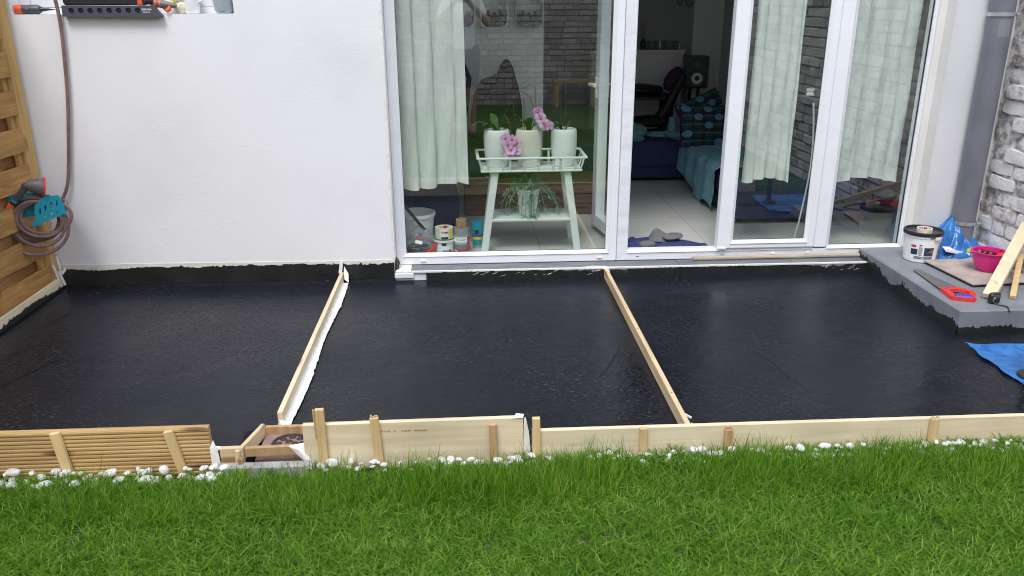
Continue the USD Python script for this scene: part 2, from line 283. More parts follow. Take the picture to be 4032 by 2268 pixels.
noisy('aqua_towel', [(0.3, (0.11, 0.24, 0.25)), (0.7, (0.16, 0.32, 0.32))], scale=20, rough=0.95)
noisy('cushion_dark', [(0.3, (0.008, 0.012, 0.022)), (0.7, (0.015, 0.022, 0.035))], scale=30, rough=0.9)
plain('dot_light', (0.09, 0.22, 0.33), 0.85)
plain('dot_dark', (0.015, 0.045, 0.055), 0.85)
plain('dot_line', (0.18, 0.28, 0.22), 0.85)
plain('mint_paint', (0.70, 0.74, 0.71), 0.45)
noisy('ceramic_white', [(0.3, (0.70, 0.71, 0.71)), (0.7, (0.77, 0.78, 0.78))], scale=5, rough=0.25)
noisy('ceramic_cream', [(0.3, (0.62, 0.59, 0.50)), (0.7, (0.74, 0.72, 0.66))], scale=6, rough=0.3)
plain('bark', (0.05, 0.04, 0.025), 0.7)
plain('purple_felt', (0.075, 0.025, 0.075), 0.8)
plain('purple_sand', (0.16, 0.02, 0.14), 0.8)
plain('black_wood', (0.012, 0.011, 0.011), 0.5)
plain('aluminium_cone', (0.55, 0.55, 0.53), 0.35, 0.6)
plain('chest_white', (0.74, 0.74, 0.69), 0.5)
plain('soil_dark', (0.02, 0.016, 0.012), 0.9)
plain('copper_wood', (0.20, 0.08, 0.03), 0.6)
plain('skin', (0.48, 0.27, 0.19), 0.5)
plain('hair_brown', (0.05, 0.03, 0.018), 0.6)
plain('shirt_white', (0.72, 0.71, 0.70), 0.9)
plain('shorts_navy', (0.03, 0.035, 0.075), 0.9)

# ------------------------------------------------------------------ scene helpers
COUNT = {}
BASE = {}
def numbered(parent, name):
    k = parent + '/' + name
    n = COUNT.get(k, 0); COUNT[k] = n + 1
    return k if n == 0 else f'{k}_{n:03d}'

def tag(prim, label=None, cat=None, group=None, kind=None):
    for k, v in (('label', label), ('category', cat), ('group', group), ('kind', kind)):
        if v:
            prim.SetCustomDataByKey(k, v)

def thing(name, label, cat, loc, group=None, kind=None):
    path = numbered('/World', name)
    x = UsdGeom.Xform.Define(stage, path)
    x.AddTranslateOp().Set(Gf.Vec3d(*map(float, loc)))
    tag(x.GetPrim(), label, cat, group, kind)
    BASE[path] = np.array(loc, float)
    return path

def merge(meshes):
    vs, fs, n = [], [], 0
    for m in meshes:
        v, f, _ = meshkit.arrays(m)
        vs.append(v); fs.append(f + n); n += len(v)
    return np.vstack(vs), np.vstack(fs)

VARIED = ('brick_whitewashed', 'brick_old', 'orchid_leaf', 'trailing_leaf', 'orchid_petal')
def obj(name, mesh, mat, parent='/World', smooth=False, label=None, cat=None, group=None, kind=None, tone=None):
    """mesh in world coordinates becomes ONE Mesh prim under its parent"""
    if isinstance(mesh, list):
        mesh = merge(mesh)
    v, f, _ = meshkit.arrays(mesh)
    base = BASE.get(parent, np.zeros(3))
    path = numbered(parent, name)
    m = usdkit.mesh(stage, path, (v - base, f), MATS[mat] if isinstance(mat, str) else mat, smooth=smooth)
    BASE[path] = base
    if mat in VARIED:
        nv = len(m.GetPointsAttr().Get())
        vary(path, np.full(nv, np.random.default_rng(len(BASE)).random()) if tone is None else tone)
    tag(m.GetPrim(), label, cat, group, kind)
    return path

def hull(points):
    h = trimesh.convex.convex_hull(np.asarray(points, float))
    return np.array(h.vertices), np.array(h.faces)

def box(x0, x1, y0, y1, z0, z1, b=0.002):
    x0, x1 = sorted((x0, x1)); y0, y1 = sorted((y0, y1)); z0, z1 = sorted((z0, z1))
    b = min(b, 0.45 * min(x1 - x0, y1 - y0, z1 - z0))
    if b <= 0:
        m = trimesh.creation.box([x1 - x0, y1 - y0, z1 - z0]); m.apply_translation([(x0 + x1) / 2, (y0 + y1) / 2, (z0 + z1) / 2])
        return np.array(m.vertices), np.array(m.faces)
    pts = []
    for X, sx in ((x0, 1), (x1, -1)):
        for Y, sy_ in ((y0, 1), (y1, -1)):
            for Zz, sz in ((z0, 1), (z1, -1)):
                pts += [(X + sx * b, Y + sy_ * b, Zz), (X + sx * b, Y, Zz + sz * b), (X, Y + sy_ * b, Zz + sz * b)]
    return hull(pts)

def rotm(ax, deg):
    return trimesh.transformations.rotation_matrix(math.radians(deg), ax)[:3, :3]

def obox(center, size, rot=np.eye(3), b=0.002):
    v, f = box(*[s for d in size for s in (-d / 2, d / 2)], b=b)
    return v @ np.asarray(rot).T + np.asarray(center), f

def beam(p0, p1, w, t, side=(0, 0, 1), b=0.002):
    """bar from p0 to p1, width w along 'side' made square to the run, thickness t"""
    p0, p1 = np.array(p0, float), np.array(p1, float)
    a = p1 - p0; L = np.linalg.norm(a); a /= L
    s = np.array(side, float); s -= a * (s @ a); s /= np.linalg.norm(s)
    n = np.cross(a, s)
    return obox((p0 + p1) / 2, (L, w, t), np.stack([a, s, n], 1), b)

def tube(pts, r, n=8, closed=False, cap=True):
    pts = np.asarray(pts, float); m = len(pts)
    r = np.broadcast_to(np.asarray(r, float), (m,))
    if closed:
        t = np.roll(pts, -1, 0) - np.roll(pts, 1, 0)
    else:
        t = np.gradient(pts, axis=0)
    t /= np.maximum(np.linalg.norm(t, axis=1, keepdims=True), 1e-9)
    ref = np.array([0, 0, 1.]) if abs(t[0][2]) < 0.9 else np.array([1., 0, 0])
    u = np.cross(t[0], ref); u /= np.linalg.norm(u)
    V = []
    for i in range(m):
        u = u - t[i] * (u @ t[i]); u /= np.linalg.norm(u)
        w = np.cross(t[i], u)
        a = np.arange(n) * 2 * PI / n
        V.append(pts[i] + r[i] * (np.cos(a)[:, None] * u + np.sin(a)[:, None] * w))
    V = np.vstack(V); F = []
    for i in range(m if closed else m - 1):
        j = (i + 1) % m
        for k in range(n):
            k2 = (k + 1) % n
            F += [(i * n + k, j * n + k2, i * n + k2), (i * n + k, j * n + k, j * n + k2)]
    if not closed and cap:
        V = np.vstack([V, pts[0], pts[-1]])
        for k in range(n):
            k2 = (k + 1) % n
            F += [(len(V) - 2, k, k2), (len(V) - 1, (m - 1) * n + k2, (m - 1) * n + k)]
    F = np.array(F)
    return V, F[:, ::-1]

def cyl(p0, p1, r0, r1=None, n=16):
    return tube([p0, p1], [r0, r0 if r1 is None else r1], n)

def spline(P, n):
    from scipy.interpolate import CubicSpline
    P = np.asarray(P, float); d = np.r_[0, np.cumsum(np.linalg.norm(np.diff(P, axis=0), axis=1))]
    return CubicSpline(d, P)(np.linspace(0, d[-1], n))

def lathe(profile, c, n=32, tilt=None):
    """(radius, z) profile turned about the vertical through c"""
    P = np.asarray(profile, float); m = len(P); a = np.arange(n) * 2 * PI / n
    V = np.stack([np.outer(P[:, 0], np.cos(a)), np.outer(P[:, 0], np.sin(a)), np.repeat(P[:, 1][:, None], n, 1)], -1).reshape(-1, 3)
    F = []
    for i in range(m - 1):
        for k in range(n):
            k2 = (k + 1) % n
            F += [(i * n + k, i * n + k2, (i + 1) * n + k2), (i * n + k, (i + 1) * n + k2, (i + 1) * n + k)]
    if tilt is not None:
        V = V @ np.asarray(tilt).T
    return V + np.asarray(c, float), np.array(F)

def patch(c, r, a0, a1, z0, z1, n=10, thick=0.0008, taper=0.0):
    """curved label on a round container; angles in degrees from the side facing -y towards +x; taper: change of radius per metre of height"""
    a = np.radians(np.linspace(a0, a1, n)); V = []
    for rr in (r, r + thick):
        for zz in (z0, z1):
            q = rr + taper * zz
            V.append(np.stack([c[0] + q * np.sin(a), c[1] - q * np.cos(a), np.full(n, c[2] + zz)], 1))
    V = np.vstack(V); F = []
    A, B, C_, D = 0, n, 2 * n, 3 * n
    for i in range(n - 1):
        for p, q in ((C_, D), (D, B), (B, A), (A, C_)):
            F += [(p + i, p + i + 1, q + i + 1), (p + i, q + i + 1, q + i)]
    for i in (0, n - 1):
        F += [(A + i, C_ + i, D + i), (A + i, D + i, B + i)]
    return V, np.array(F)

def text(s, height, place, depth=0.0006, bold=True):
    """place(x, y, z) maps lettering coordinates (x along, y up, z out) to the world"""
    m = meshkit.text_mesh(s, height, depth, bold)
    v = np.array(m.vertices); v[:, 0] -= v[:, 0].mean() * 0
    return np.array([place(*p) for p in v]), np.array(m.faces)

def wrap_text(s, height, c, r, a0, z0, taper=0.0):
    def place(x, y, z):
        rr = r + taper * (z0 + y) + 0.001 + z; a = math.radians(a0) + x / r
        return (c[0] + rr * math.sin(a), c[1] - rr * math.cos(a), c[2] + z0 + y)
    return text(s, height, place)

def poly_plate(pts, z0, z1, hole=None):
    p = sg.Polygon(pts, [hole] if hole is not None else None)
    m = trimesh.creation.extrude_polygon(p, z1 - z0, engine='earcut'); m.apply_translation([0, 0, z0])
    return np.array(m.vertices), np.array(m.faces)

def plate_xz(pts, y0, y1, holes=None):
    """outline in x, z extruded along y"""
    v, f = None, None
    m = trimesh.creation.extrude_polygon(sg.Polygon(pts, holes), abs(y1 - y0), engine='earcut')
    v = np.array(m.vertices); f = np.array(m.faces)
    return np.stack([v[:, 0], max(y0, y1) - v[:, 2], v[:, 1]], 1), f

def grid(nx, ny, fn):
    """surface from fn(u, v) arrays over the unit square"""
    u, v = np.meshgrid(np.linspace(0, 1, nx), np.linspace(0, 1, ny), indexing='ij')
    V = fn(u.ravel(), v.ravel())
    i, j = np.meshgrid(np.arange(nx - 1), np.arange(ny - 1), indexing='ij')
    a = (i * ny + j).ravel()
    F = np.vstack([np.stack([a, a + ny, a + ny + 1], 1), np.stack([a, a + ny + 1, a + 1], 1)])
    return V, F

def slab_sheet(nx, ny, fn, thick):
    """closed sheet: top from fn, underside thick below"""
    V, F = grid(nx, ny, fn); n = len(V)
    B = V - np.array([0, 0, thick])
    ring = [i * ny for i in range(nx)] + [(nx - 1) * ny + j for j in range(1, ny)] + [i * ny + ny - 1 for i in range(nx - 2, -1, -1)] + list(range(ny - 2, 0, -1))
    S = []
    for k in range(len(ring)):
        a, b = ring[k], ring[(k + 1) % len(ring)]
        S += [(a, a + n, b + n), (a, b + n, b)]
    return np.vstack([V, B]), np.vstack([F, F[:, ::-1] + n, S])

_ICO = {k: trimesh.creation.icosphere(k) for k in (1, 2, 3, 4)}
def blob(c, size, sub=2, rough=0.15, freq=2.0, seed=0, rot=np.eye(3)):
    v = np.array(_ICO[sub].vertices)
    d = (meshkit.fbm(v * freq + seed * 13.7, 3, seed) - 0.5) * 2 * rough
    v = v * (1 + d)[:, None] * np.asarray(size)
    return v @ np.asarray(rot).T + np.asarray(c), np.array(_ICO[sub].faces)

def ragged(x0, x1, base, top, amp, n, seed, fine=1.0):
    """upper edge points of a brushed band: slow wander plus brush tufts"""
    r = np.random.default_rng(seed); x = np.linspace(x0, x1, n)
    p = np.stack([x * 3.1, np.zeros(n) + seed, np.zeros(n)], 1)
    st_ = np.clip(meshkit.fbm(p * 17, 2, seed + 5) - .56, 0, 1) * 4
    y = top + amp * 1.2 * (meshkit.fbm(p, 2, seed) - 0.5) + amp * 0.5 * (meshkit.fbm(p * 7, 3, seed + 1) - 0.5) * fine + amp * fine * .55 * st_ * (meshkit.fbm(p * 48, 2, seed + 2) - .35)
    return x, y + r.normal(0, amp * 0.06, n)

# ================================================================== SETTING
obj('ground', (np.array([[-300, -300, -0.12], [300, -300, -0.12], [300, 300, -0.12], [-300, 300, -0.12]], float), np.array([[0, 1, 2], [0, 2, 3]])), 'soil', label='bare earth under the lawn and around the house', cat='ground', kind='structure')

# terrace slab with black bitumen coating: a gently uneven sheet, raised fillet against the walls
def slab_top(u, v):
    x = -2.466 + u * (3.25 + 2.466); y = 2.775 + v * (4.852 - 2.775)
    z = 0.004 * (meshkit.fbm(np.stack([x * 2.1, y * 2.1, 0 * x], 1), 3, 3) - 0.5) * 2
    wob = 0.014 * (meshkit.fbm(np.stack([x * 2.5, y * 2.5, 0 * x + 5], 1), 3, 9) - 0.5)
    z = z + 0.014 * np.exp(-np.maximum(0, 4.848 - y) / (0.022 + wob)) + 0.010 * np.exp(-np.maximum(0, x + 2.463) / 0.02)
    z = np.where((x > -0.87) & (x < -0.66) & (y < 2.985), -0.085, z)
    return np.stack([x, y, z], 1)
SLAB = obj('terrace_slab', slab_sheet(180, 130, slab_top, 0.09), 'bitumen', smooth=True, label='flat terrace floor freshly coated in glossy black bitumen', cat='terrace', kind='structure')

CRACKS = [[(1.38, 3.62), (1.438, 3.43), (1.452, 3.34), (1.47, 3.235), (1.484, 3.142)], [(.57, 3.358), (.647, 3.504), (.74, 3.717)]]
RIDGES = [[(-2.136, 3.467), (-2.078, 3.623), (-2.029, 3.825)], [(-2.291, 3.767), (-2.256, 3.84), (-2.236, 3.949)], [(-2.287, 4.19), (-2.26, 4.35), (-2.247, 4.495)], [(-2.18, 3.36), (-2.10, 3.56), (-1.98, 3.80)]]
# hairline cracks and trowel ridges in the coating
def ribbon(pts, w, z=.0085):
    P = spline([(a, b, z) for a, b in pts], 16); d = np.gradient(P, axis=0); d /= np.linalg.norm(d, axis=1)[:, None]
    n_ = np.stack([-d[:, 1], d[:, 0], 0 * d[:, 0]], 1) * (w / 2 * np.sin(np.linspace(.15, 3, 16)))[:, None]
    V = np.vstack([P - n_, P + n_, P + [0, 0, .002]]); m_ = 16
    return V, np.array([(i, i + 1, 2 * m_ + i + 1) for i in range(m_ - 1)] + [(i, 2 * m_ + i + 1, 2 * m_ + i) for i in range(m_ - 1)] + [(2 * m_ + i, 2 * m_ + i + 1, m_ + i + 1) for i in range(m_ - 1)] + [(2 * m_ + i, m_ + i + 1, m_ + i) for i in range(m_ - 1)])
for c_ in CRACKS:
    obj('crack', ribbon(c_, .004), 'bitumen_crack', SLAB)
for c_ in RIDGES:
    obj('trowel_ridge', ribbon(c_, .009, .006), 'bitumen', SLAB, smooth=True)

# painted concrete platform at the right
PX0, PX1, PY0, PY1, PZ = 2.522, 3.205, 3.796, 4.946, 0.124
def plinth_mesh():
    v, f = box(PX0, PX1, PY0, PY1, -0.08, PZ, 0.006)
    return v, f
plinth = thing('platform', 'grey painted concrete platform at the right of the black terrace', 'platform', (2.86, 4.37, 0), kind='structure')
obj('concrete_block', plinth_mesh(), 'plinth_grey', plinth)
x_, t_ = ragged(PY0 - 0.003, PY1 - 0.01, 0, 0.062, 0.085, 520, 21, 1.0); t_ = t_ + .018 * np.clip((x_ - 4.3) / .6, 0, 1)
pts = [(PY0 - 0.003, -0.02)] + list(zip(x_, np.clip(t_, 0.022, 0.105))) + [(PY1 - 0.01, -0.02)]
m = plate_xz([(a, b) for a, b in pts], 0, 0.003); v = m[0]
obj('bitumen_edge', (np.stack([PX0 - 0.003 + v[:, 1] * 1.0, v[:, 0], v[:, 2]], 1), m[1][:, ::-1]), 'bitumen_brushed', plinth)
x_, t_ = ragged(PX0 - 0.003, PX1, 0, 0.036, 0.05, 320, 5, 1.0)
obj('bitumen_edge', plate_xz([(PX0 - 0.003, -0.02)] + list(zip(x_, np.clip(t_, 0.02, 0.06))) + [(PX1, -0.02)], PY0 - 0.003, PY0 + 0.001), 'bitumen_brushed', plinth)

# ================================================================== HOUSE
WY, FY = 4.85, 4.95
house = thing('house', 'white rendered house wall with wide glazed garden doors', 'house', (0, 4.95, 0))
# left rendered wall with the window niche cut out
outline = [(-3.0, -0.1), (-0.462, -0.1), (-0.462, 2.32), (2.85, 2.32), (2.85, -0.1), (3.3, -0.1), (3.3, 5.2), (-3.0, 5.2)]
niche = [(-2.462, 1.579), (-1.270, 1.579), (-1.270, 2.55), (-2.462, 2.55)]
obj('rendered_wall', plate_xz(outline[:4] + [(2.85, 2.32), (3.3, 2.32), (3.3, 5.2), (-3.0, 5.2)], WY, WY + 0.30, [niche]), 'render_white', house)
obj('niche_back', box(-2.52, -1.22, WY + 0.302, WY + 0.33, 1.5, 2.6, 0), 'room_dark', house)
# window inside the niche
nw = obj('window_frame', [box(-2.462, -1.27, 4.945, 4.99, 1.579, 1.612, .003), box(-2.40, -1.27, 4.948, 4.985, 1.6145, 1.66, .004), box(-2.462, -2.402, 4.947, 4.985, 1.6145, 2.55, .003), box(-1.33, -1.27, 4.947, 4.984, 1.662, 2.55, .003), box(-2.40, -1.332, 4.947, 4.984, 2.48, 2.55, .003)], 'upvc', house, label='white window frame in the upper left niche')
obj('pane', (np.array([[-2.40, 4.966, 1.66], [-1.33, 4.966, 1.66], [-1.33, 4.966, 2.48], [-2.40, 4.966, 2.48]]), np.array([[0, 1, 2], [0, 2, 3]])), 'glass_pane', nw)
# return and painted strip between wall and glazing
x_, t_ = ragged(-2.463, -0.464, 0, 0.117, 0.022, 520, 33, 1.5)
t_ = np.clip(t_, 0.100, 0.132)
obj('primer_strip', plate_xz([(-2.463, 0.10), (-0.4605, 0.10), (-0.4605, 0.140)] + [(xx, 0.139 + 0.004 * math.sin(xx * 2.2)) for xx in np.linspace(-0.47, -2.45, 24)] + [(-2.463, 0.139)], WY - 0.0025, WY + 0.001), 'primer_cream', house)
obj('bitumen_band', plate_xz([(-2.463, 0.0)] + list(zip(x_, t_)) + [(-0.464, 0.0)], WY - 0.005, WY + 0.001), 'bitumen_brushed', house)
obj('wall_edge_strip', [box(-0.4605, -0.458, WY - 0.003, WY + 0.10, 0.128, 2.32, 0), box(-0.474, -0.4585, WY - 0.0018, WY + 0.001, 0.142, 2.32, 0)], 'tape_white', house)
# outer frames (white PVC): fixed left light, door opening, casement, fixed right light
def frame_rect(x0, x1, z0, z1, l, r, b, t, y0=FY, y1=FY + 0.07, bev=0.004):
    return [box(x0, x0 + l, y0, y1, z0, z1, bev), box(x1 - r, x1, y0, y1, z0, z1, bev), box(x0 + l - .001, x1 - r + .001, y0 + .0006, y1, z0, z0 + b, bev), box(x0 + l - .001, x1 - r + .001, y0 + .0006, y1, z1 - t, z1, bev)]
def beads(x0, x1, z0, z1, w=0.019, y0=FY - 0.006):
    """sloping glazing bead round an opening"""
    out = []
    for a, b, c, d in (((x0, z0), (x1, z0), (x1 - w, z0 + w), (x0 + w, z0 + w)), ((x1, z0), (x1, z1), (x1 - w, z1 - w), (x1 - w, z0 + w)), ((x1, z1), (x0, z1), (x0 + w, z1 - w), (x1 - w, z1 - w)), ((x0, z1), (x0, z0), (x0 + w, z0 + w), (x0 + w, z1 - w))):
        P = [(p[0], y0 if k < 2 else y0 + 0.017, p[1]) for k, p in enumerate((a, b, c, d))] + [(p[0], FY + 0.025, p[1]) for p in (a, b, c, d)]
        out.append(hull(P))
    return out
def pane(x0, x1, z0, z1, y=FY + 0.022):
    return np.array([[x0, y, z0], [x1, y, z0], [x1, y, z1], [x0, y, z1]]), np.array([[0, 1, 2], [0, 2, 3]])
ZB, ZT = 0.066, 2.315
def gasket(x0, x1, z0, z1, par, y=FY + .018, w=.0045):
    obj('gasket', [box(x0, x1, y, y + .004, z0, z0 + w, 0), box(x0, x1, y, y + .004, z1 - w, z1, 0), box(x0, x0 + w, y + .0002, y + .0042, z0 + w, z1 - w, 0), box(x1 - w, x1, y + .0002, y + .0042, z0 + w, z1 - w, 0)], 'gasket', par)
w1 = obj('window_frame', frame_rect(-0.458, 0.937, ZB, ZT, 0.046, 0.052, 0.056, 0.06), 'upvc', house, label='frame of the left fixed window')
obj('bead', beads(-0.414, 0.887, 0.121, ZT - 0.058), 'upvc', w1)
obj('pane', pane(-0.398, 0.871, 0.137, ZT - 0.07), 'glass_pane', w1)
gasket(-0.397, 0.870, 0.138, ZT - 0.077, w1)
w2 = obj('door_frame', [box(0.9385, 1.009, FY, FY + 0.07, ZB, ZT, .004), box(1.008, 2.30, FY + .0006, FY + 0.07, ZB, 0.119, .004), box(1.008, 2.30, FY + .0006, FY + 0.07, ZT - 0.06, ZT, .004)], 'upvc_grubby', house, label='frame of the open doorway and casement')
obj('threshold_lip', hull([(1.009, FY - .006, .119), (2.215, FY - .006, .119), (1.009, FY + .012, .135), (2.215, FY + .012, .135), (1.009, FY + .06, .119), (2.215, FY + .06, .119), (1.009, FY + .06, .135), (2.215, FY + .06, .135)]), 'upvc', w2)
obj('seam', [box(0.9365, 0.9387, FY + .002, FY + .05, ZB, ZT, 0)], 'upvc_seam', w2)
w3 = obj('casement', frame_rect(1.583, 2.2125, 0.137, ZT - 0.055, 0.085, 0.050, 0.036, 0.075, FY - 0.018, FY + 0.05, .005), 'upvc', house, label='closed glazed door leaf right of the doorway')
obj('bead', [(v_ - np.array([0, 0.018, 0]), f_) for v_, f_ in beads(1.664, 2.166, 0.171, ZT - 0.13)], 'upvc', w3)
obj('pane', pane(1.682, 2.148, 0.189, ZT - 0.15, FY + 0.004), 'glass_pane', w3)
gasket(1.682, 2.148, 0.189, ZT - 0.149, w3, FY + .001)
obj('edge_cap', box(1.579, 1.64, FY - 0.0225, FY - .0185, 0.1345, 0.148, .001), 'upvc', w3)
w4 = obj('mullion', [box(2.2175, 2.302, FY - 0.004, FY + 0.07, 0.129, ZT, .006)], 'upvc', house)
w5 = obj('window_frame', [box(2.2985, 2.848, FY + .0006, FY + 0.07, ZB, 0.121, .004), box(2.778, 2.848, FY, FY + 0.07, 0.1215, ZT, .004), box(2.302, 2.778, FY + .0006, FY + 0.07, ZT - 0.06, ZT, .004)], 'upvc_grubby', house, label='frame of the right fixed window')
obj('bead', beads(2.303, 2.797, 0.121, ZT - 0.058), 'upvc', w5)
obj('pane', pane(2.318, 2.782, 0.137, ZT - 0.07), 'glass_pane', w5)
gasket(2.320, 2.779, 0.138, ZT - 0.077, w5)
for x in (-0.29, 0.83):
    c = hull([(x - .017, FY - .0005, .089), (x + .017, FY - .0005, .089), (x - .014, FY - .0005, .100), (x + .014, FY - .0005, .100), (x - .016, FY - .008, .0895), (x + .016, FY - .008, .0895), (x - .012, FY - .006, .098), (x + .012, FY - .006, .098)])
    obj('drain_cap', c, 'white_plastic', house)
for x in (1.955, 2.185):
    c = hull([(x - .014, FY - .0005, .090), (x + .014, FY - .0005, .090), (x - .013, FY - .0005, .101), (x + .013, FY - .0005, .101), (x - .013, FY - .007, .0905), (x + .013, FY - .007, .0905), (x - .012, FY - .006, .1005), (x + .012, FY - .006, .1005)])
    obj('drain_cap', c, 'white_plastic', house)
for x in (1.075, 1.625):
    obj('drain_slot', box(x - .010, x + .010, FY - .0008, FY + .004, .089, .0925, 0), 'black_plastic', house)
# slate sill with white edge trim and brushed bitumen face
sill = obj('sill', box(-0.455, 2.521, 4.826, 4.949, -0.05, 0.0585, .002), 'upvc_grubby', house)
for a, b in ((-0.36, 0.512), (0.515, 1.322), (1.325, 2.046), (2.049, 2.521)):
    obj('sill_slab', box(a, b, 4.827, 4.9487, 0.0588, 0.065, .0015), 'sill_slate', sill)
ys_, zs_ = ragged(-0.455, 2.52, 0, 0.0625, 0.004, 160, 51)
obj('edge_trim', [plate_xz([(-0.455, 0.0575)] + [(-0.455, 0.0675)] + [(2.52, 0.0675)] + [(2.52, 0.0585)], 4.814, 4.8268), box(-0.455, -0.362, 4.8145, 4.949, 0.0590, 0.0672, .002)], 'tape_white', sill)
obj('bare_end', [box(-0.4615, -0.345, 4.8108, 4.8255, 0.024, 0.0555, .003)], 'upvc_grubby', sill)
x_, t_ = ragged(-0.268, 2.52, 0, 0.047, 0.020, 300, 77, 1.6)
obj('bitumen_band', plate_xz([(-0.268, -0.02)] + list(zip(x_, np.clip(t_ + .006, 0.034, 0.0605))) + [(2.52, -0.02)], 4.8095, 4.826), 'bitumen_brushed', sill)
for k in range(26):
    a = rng.choice([rng.uniform(0.0, 0.55), rng.uniform(0.55, 1.0), rng.uniform(2.2, 2.45)]); h = rng.uniform(0.016, 0.05)
    l = rng.uniform(0.012, 0.05); s = rng.uniform(0.002, 0.006)
    obj('paint_smear', plate_xz([(a, h), (a + l * 0.6, h + s * 0.2 + l * .12), (a + l, h + s + l * .2), (a + l * 0.4, h + s)], 4.8088, 4.8098), 'tape_white', sill)
# broken black gap at the corner of the sill
obj('corner_gap', hull([(-0.4575, 4.846, 0.060), (-0.44, 4.86, 0.062), (-0.4575, 4.850, 0.128), (-0.442, 4.90, 0.125), (-0.452, 4.88, 0.142), (-0.4575, 4.93, 0.07), (-0.432, 4.90, 0.10)]), 'bitumen_brushed', house)
# right pilaster: pale reveal, then greyer face running back to the pipe
obj('pilaster', [box(2.8485, 2.852, WY - 0.002, FY + 0.06, PZ - 0.1, 2.32, 0)], 'column_paint', house)
obj('pilaster_face', box(2.8525, 3.30, WY, WY + 0.25, PZ - 0.1, 2.3195, .004), 'column_grey', house)
obj('pilaster_edge', box(2.798, 2.8483, FY - 0.012, FY - 0.0003, 0.1235, 2.315, .003), 'column_paint', house)

# ------------------------------------------------------------------ room behind the glass
obj('room_wall', [box(-0.66, -0.60, 5.16, 8.7, 0.0, 2.62, 0)], 'room_grey', house)
obj('room_wall', box(3.22, 3.28, 5.16, 8.7, 0.0, 2.62, 0), 'room_grey', house)
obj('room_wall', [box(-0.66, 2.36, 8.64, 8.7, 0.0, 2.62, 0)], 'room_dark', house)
obj('room_wall', box(2.30, 2.60, 8.50, 8.62, 0.0, 2.62, 0), 'chest_white', house, label='pale chimney breast in the dark corner')
obj('room_wall', box(2.601, 3.22, 8.64, 8.7, 0.0, 2.62, 0), 'room_grey', house)
obj('room_wall', box(-0.60, 0.632, 6.80, 6.88, 0.1, 2.60, 0), 'room_white', house, label='white partition wall seen behind the left window')
obj('room_ceiling', box(-0.66, 3.28, 5.16, 8.7, 2.62, 2.70, 0), 'room_white', house)
obj('house_roof', box(-3.0, 3.3, 4.85, 9.0, 5.2, 5.3, 0), 'room_dark', house)
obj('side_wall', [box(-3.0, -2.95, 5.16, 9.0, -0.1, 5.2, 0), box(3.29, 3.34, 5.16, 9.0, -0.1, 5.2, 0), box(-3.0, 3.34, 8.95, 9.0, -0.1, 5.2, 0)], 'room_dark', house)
floor = thing('room_floor', 'pale grey tiled floor inside the room', 'floor', (1.3, 6.5, 0.09), kind='structure')
obj('floor_base', box(-0.66, 3.28, FY + 0.071, 8.7, 0.0, 0.094, 0), 'floor_grout', floor)
# tile joints: across the view every 0.42 m, along it every 0.56 m
ty = [5.022 + 0.40 * k for k in range(10)]; tx = [-0.66 + 0.563 * k for k in range(8)]
for j in range(9):
    for i in range(7):
        obj('tile', box(tx[i] + .0015, tx[i + 1] - .0015, ty[j] + .0015, ty[j + 1] - .0015, 0.0942, 0.100, .001), 'floor_tile', floor)

# open door leaf swung into the room, hinged beside the left window
leaf = thing('door_leaf', 'white glazed door leaf standing open inside the doorway', 'door', (0.99, 5.03, 0.14))
hp, ep = np.array([0.995, 5.03]), np.array([0.905, 5.60]); dv = (ep - hp) / np.linalg.norm(ep - hp); L = np.linalg.norm(ep - hp)
Rl = np.array([[dv[0], -dv[1], 0], [dv[1], dv[0], 0], [0, 0, 1.]])
def lf(mesh):
    v, f = mesh
    return v @ Rl.T + np.array([hp[0], hp[1], 0]), f
obj('leaf_frame', [lf(box(0, 0.085, -.034, .034, .14, 2.26, .005)), lf(box(L - .085, L, -.034, .034, .14, 2.26, .005)), lf(box(.084, L - .084, -.0335, .0335, .14, .225, .005)), lf(box(.084, L - .084, -.0335, .0335, 2.175, 2.26, .005))], 'upvc', leaf)
obj('pane', lf((np.array([[.085, 0, .225], [L - .085, 0, .225], [L - .085, 0, 2.175], [.085, 0, 2.175]]), np.array([[0, 1, 2], [0, 2, 3]]))), 'glass_pane', leaf)
obj('handle', [lf(box(L - .058, L - .026, .0345, .046, 1.02, 1.16, .004)), lf(cyl((L - .042, .045, 1.11), (L - .042, .085, 1.11), .010, n=10)), lf(box(L - .165, L - .032, .078, .097, 1.10, 1.122, .005)),
               lf(box(L - .058, L - .026, -.046, -.0345, 1.02, 1.16, .004)), lf(box(L - .165, L - .032, -.094, -.075, 1.10, 1.122, .005)), lf(cyl((L - .042, -.045, 1.11), (L - .042, -.085, 1.11), .010, n=10))], 'white_plastic', leaf)

# ================================================================== DOWNPIPE
dp = thing('downpipe', 'grey painted drainpipe between the pilaster and the brick wall', 'drainpipe', (3.085, 4.79, PZ))
obj('pipe', lathe([(.068, 0), (.068, 1.50), (.071, 1.52), (.072, 1.60), (.068, 1.62), (.068, 3.0)], (3.085, 4.79, PZ), 40), 'pipe_grey', dp, smooth=40)
for z in (.325, 1.555):
    br = obj('bracket', lathe([(.0715, -.011), (.0735, -.010), (.0735, .010), (.0715, .011)], (3.085, 4.79, z), 36), 'galvanised', dp, smooth=40)
    obj('bolt', [box(3.15, 3.168, 4.742, 4.76, z - .009, z + .009, .002), cyl((3.145, 4.745, z), (3.178, 4.745, z), .006, n=8)], 'galvanised', br)
obj('paint_patch', patch((3.085, 4.79, PZ), .0682, -35, 22, 1.31, 1.40, 12), 'pipe_patch', dp)

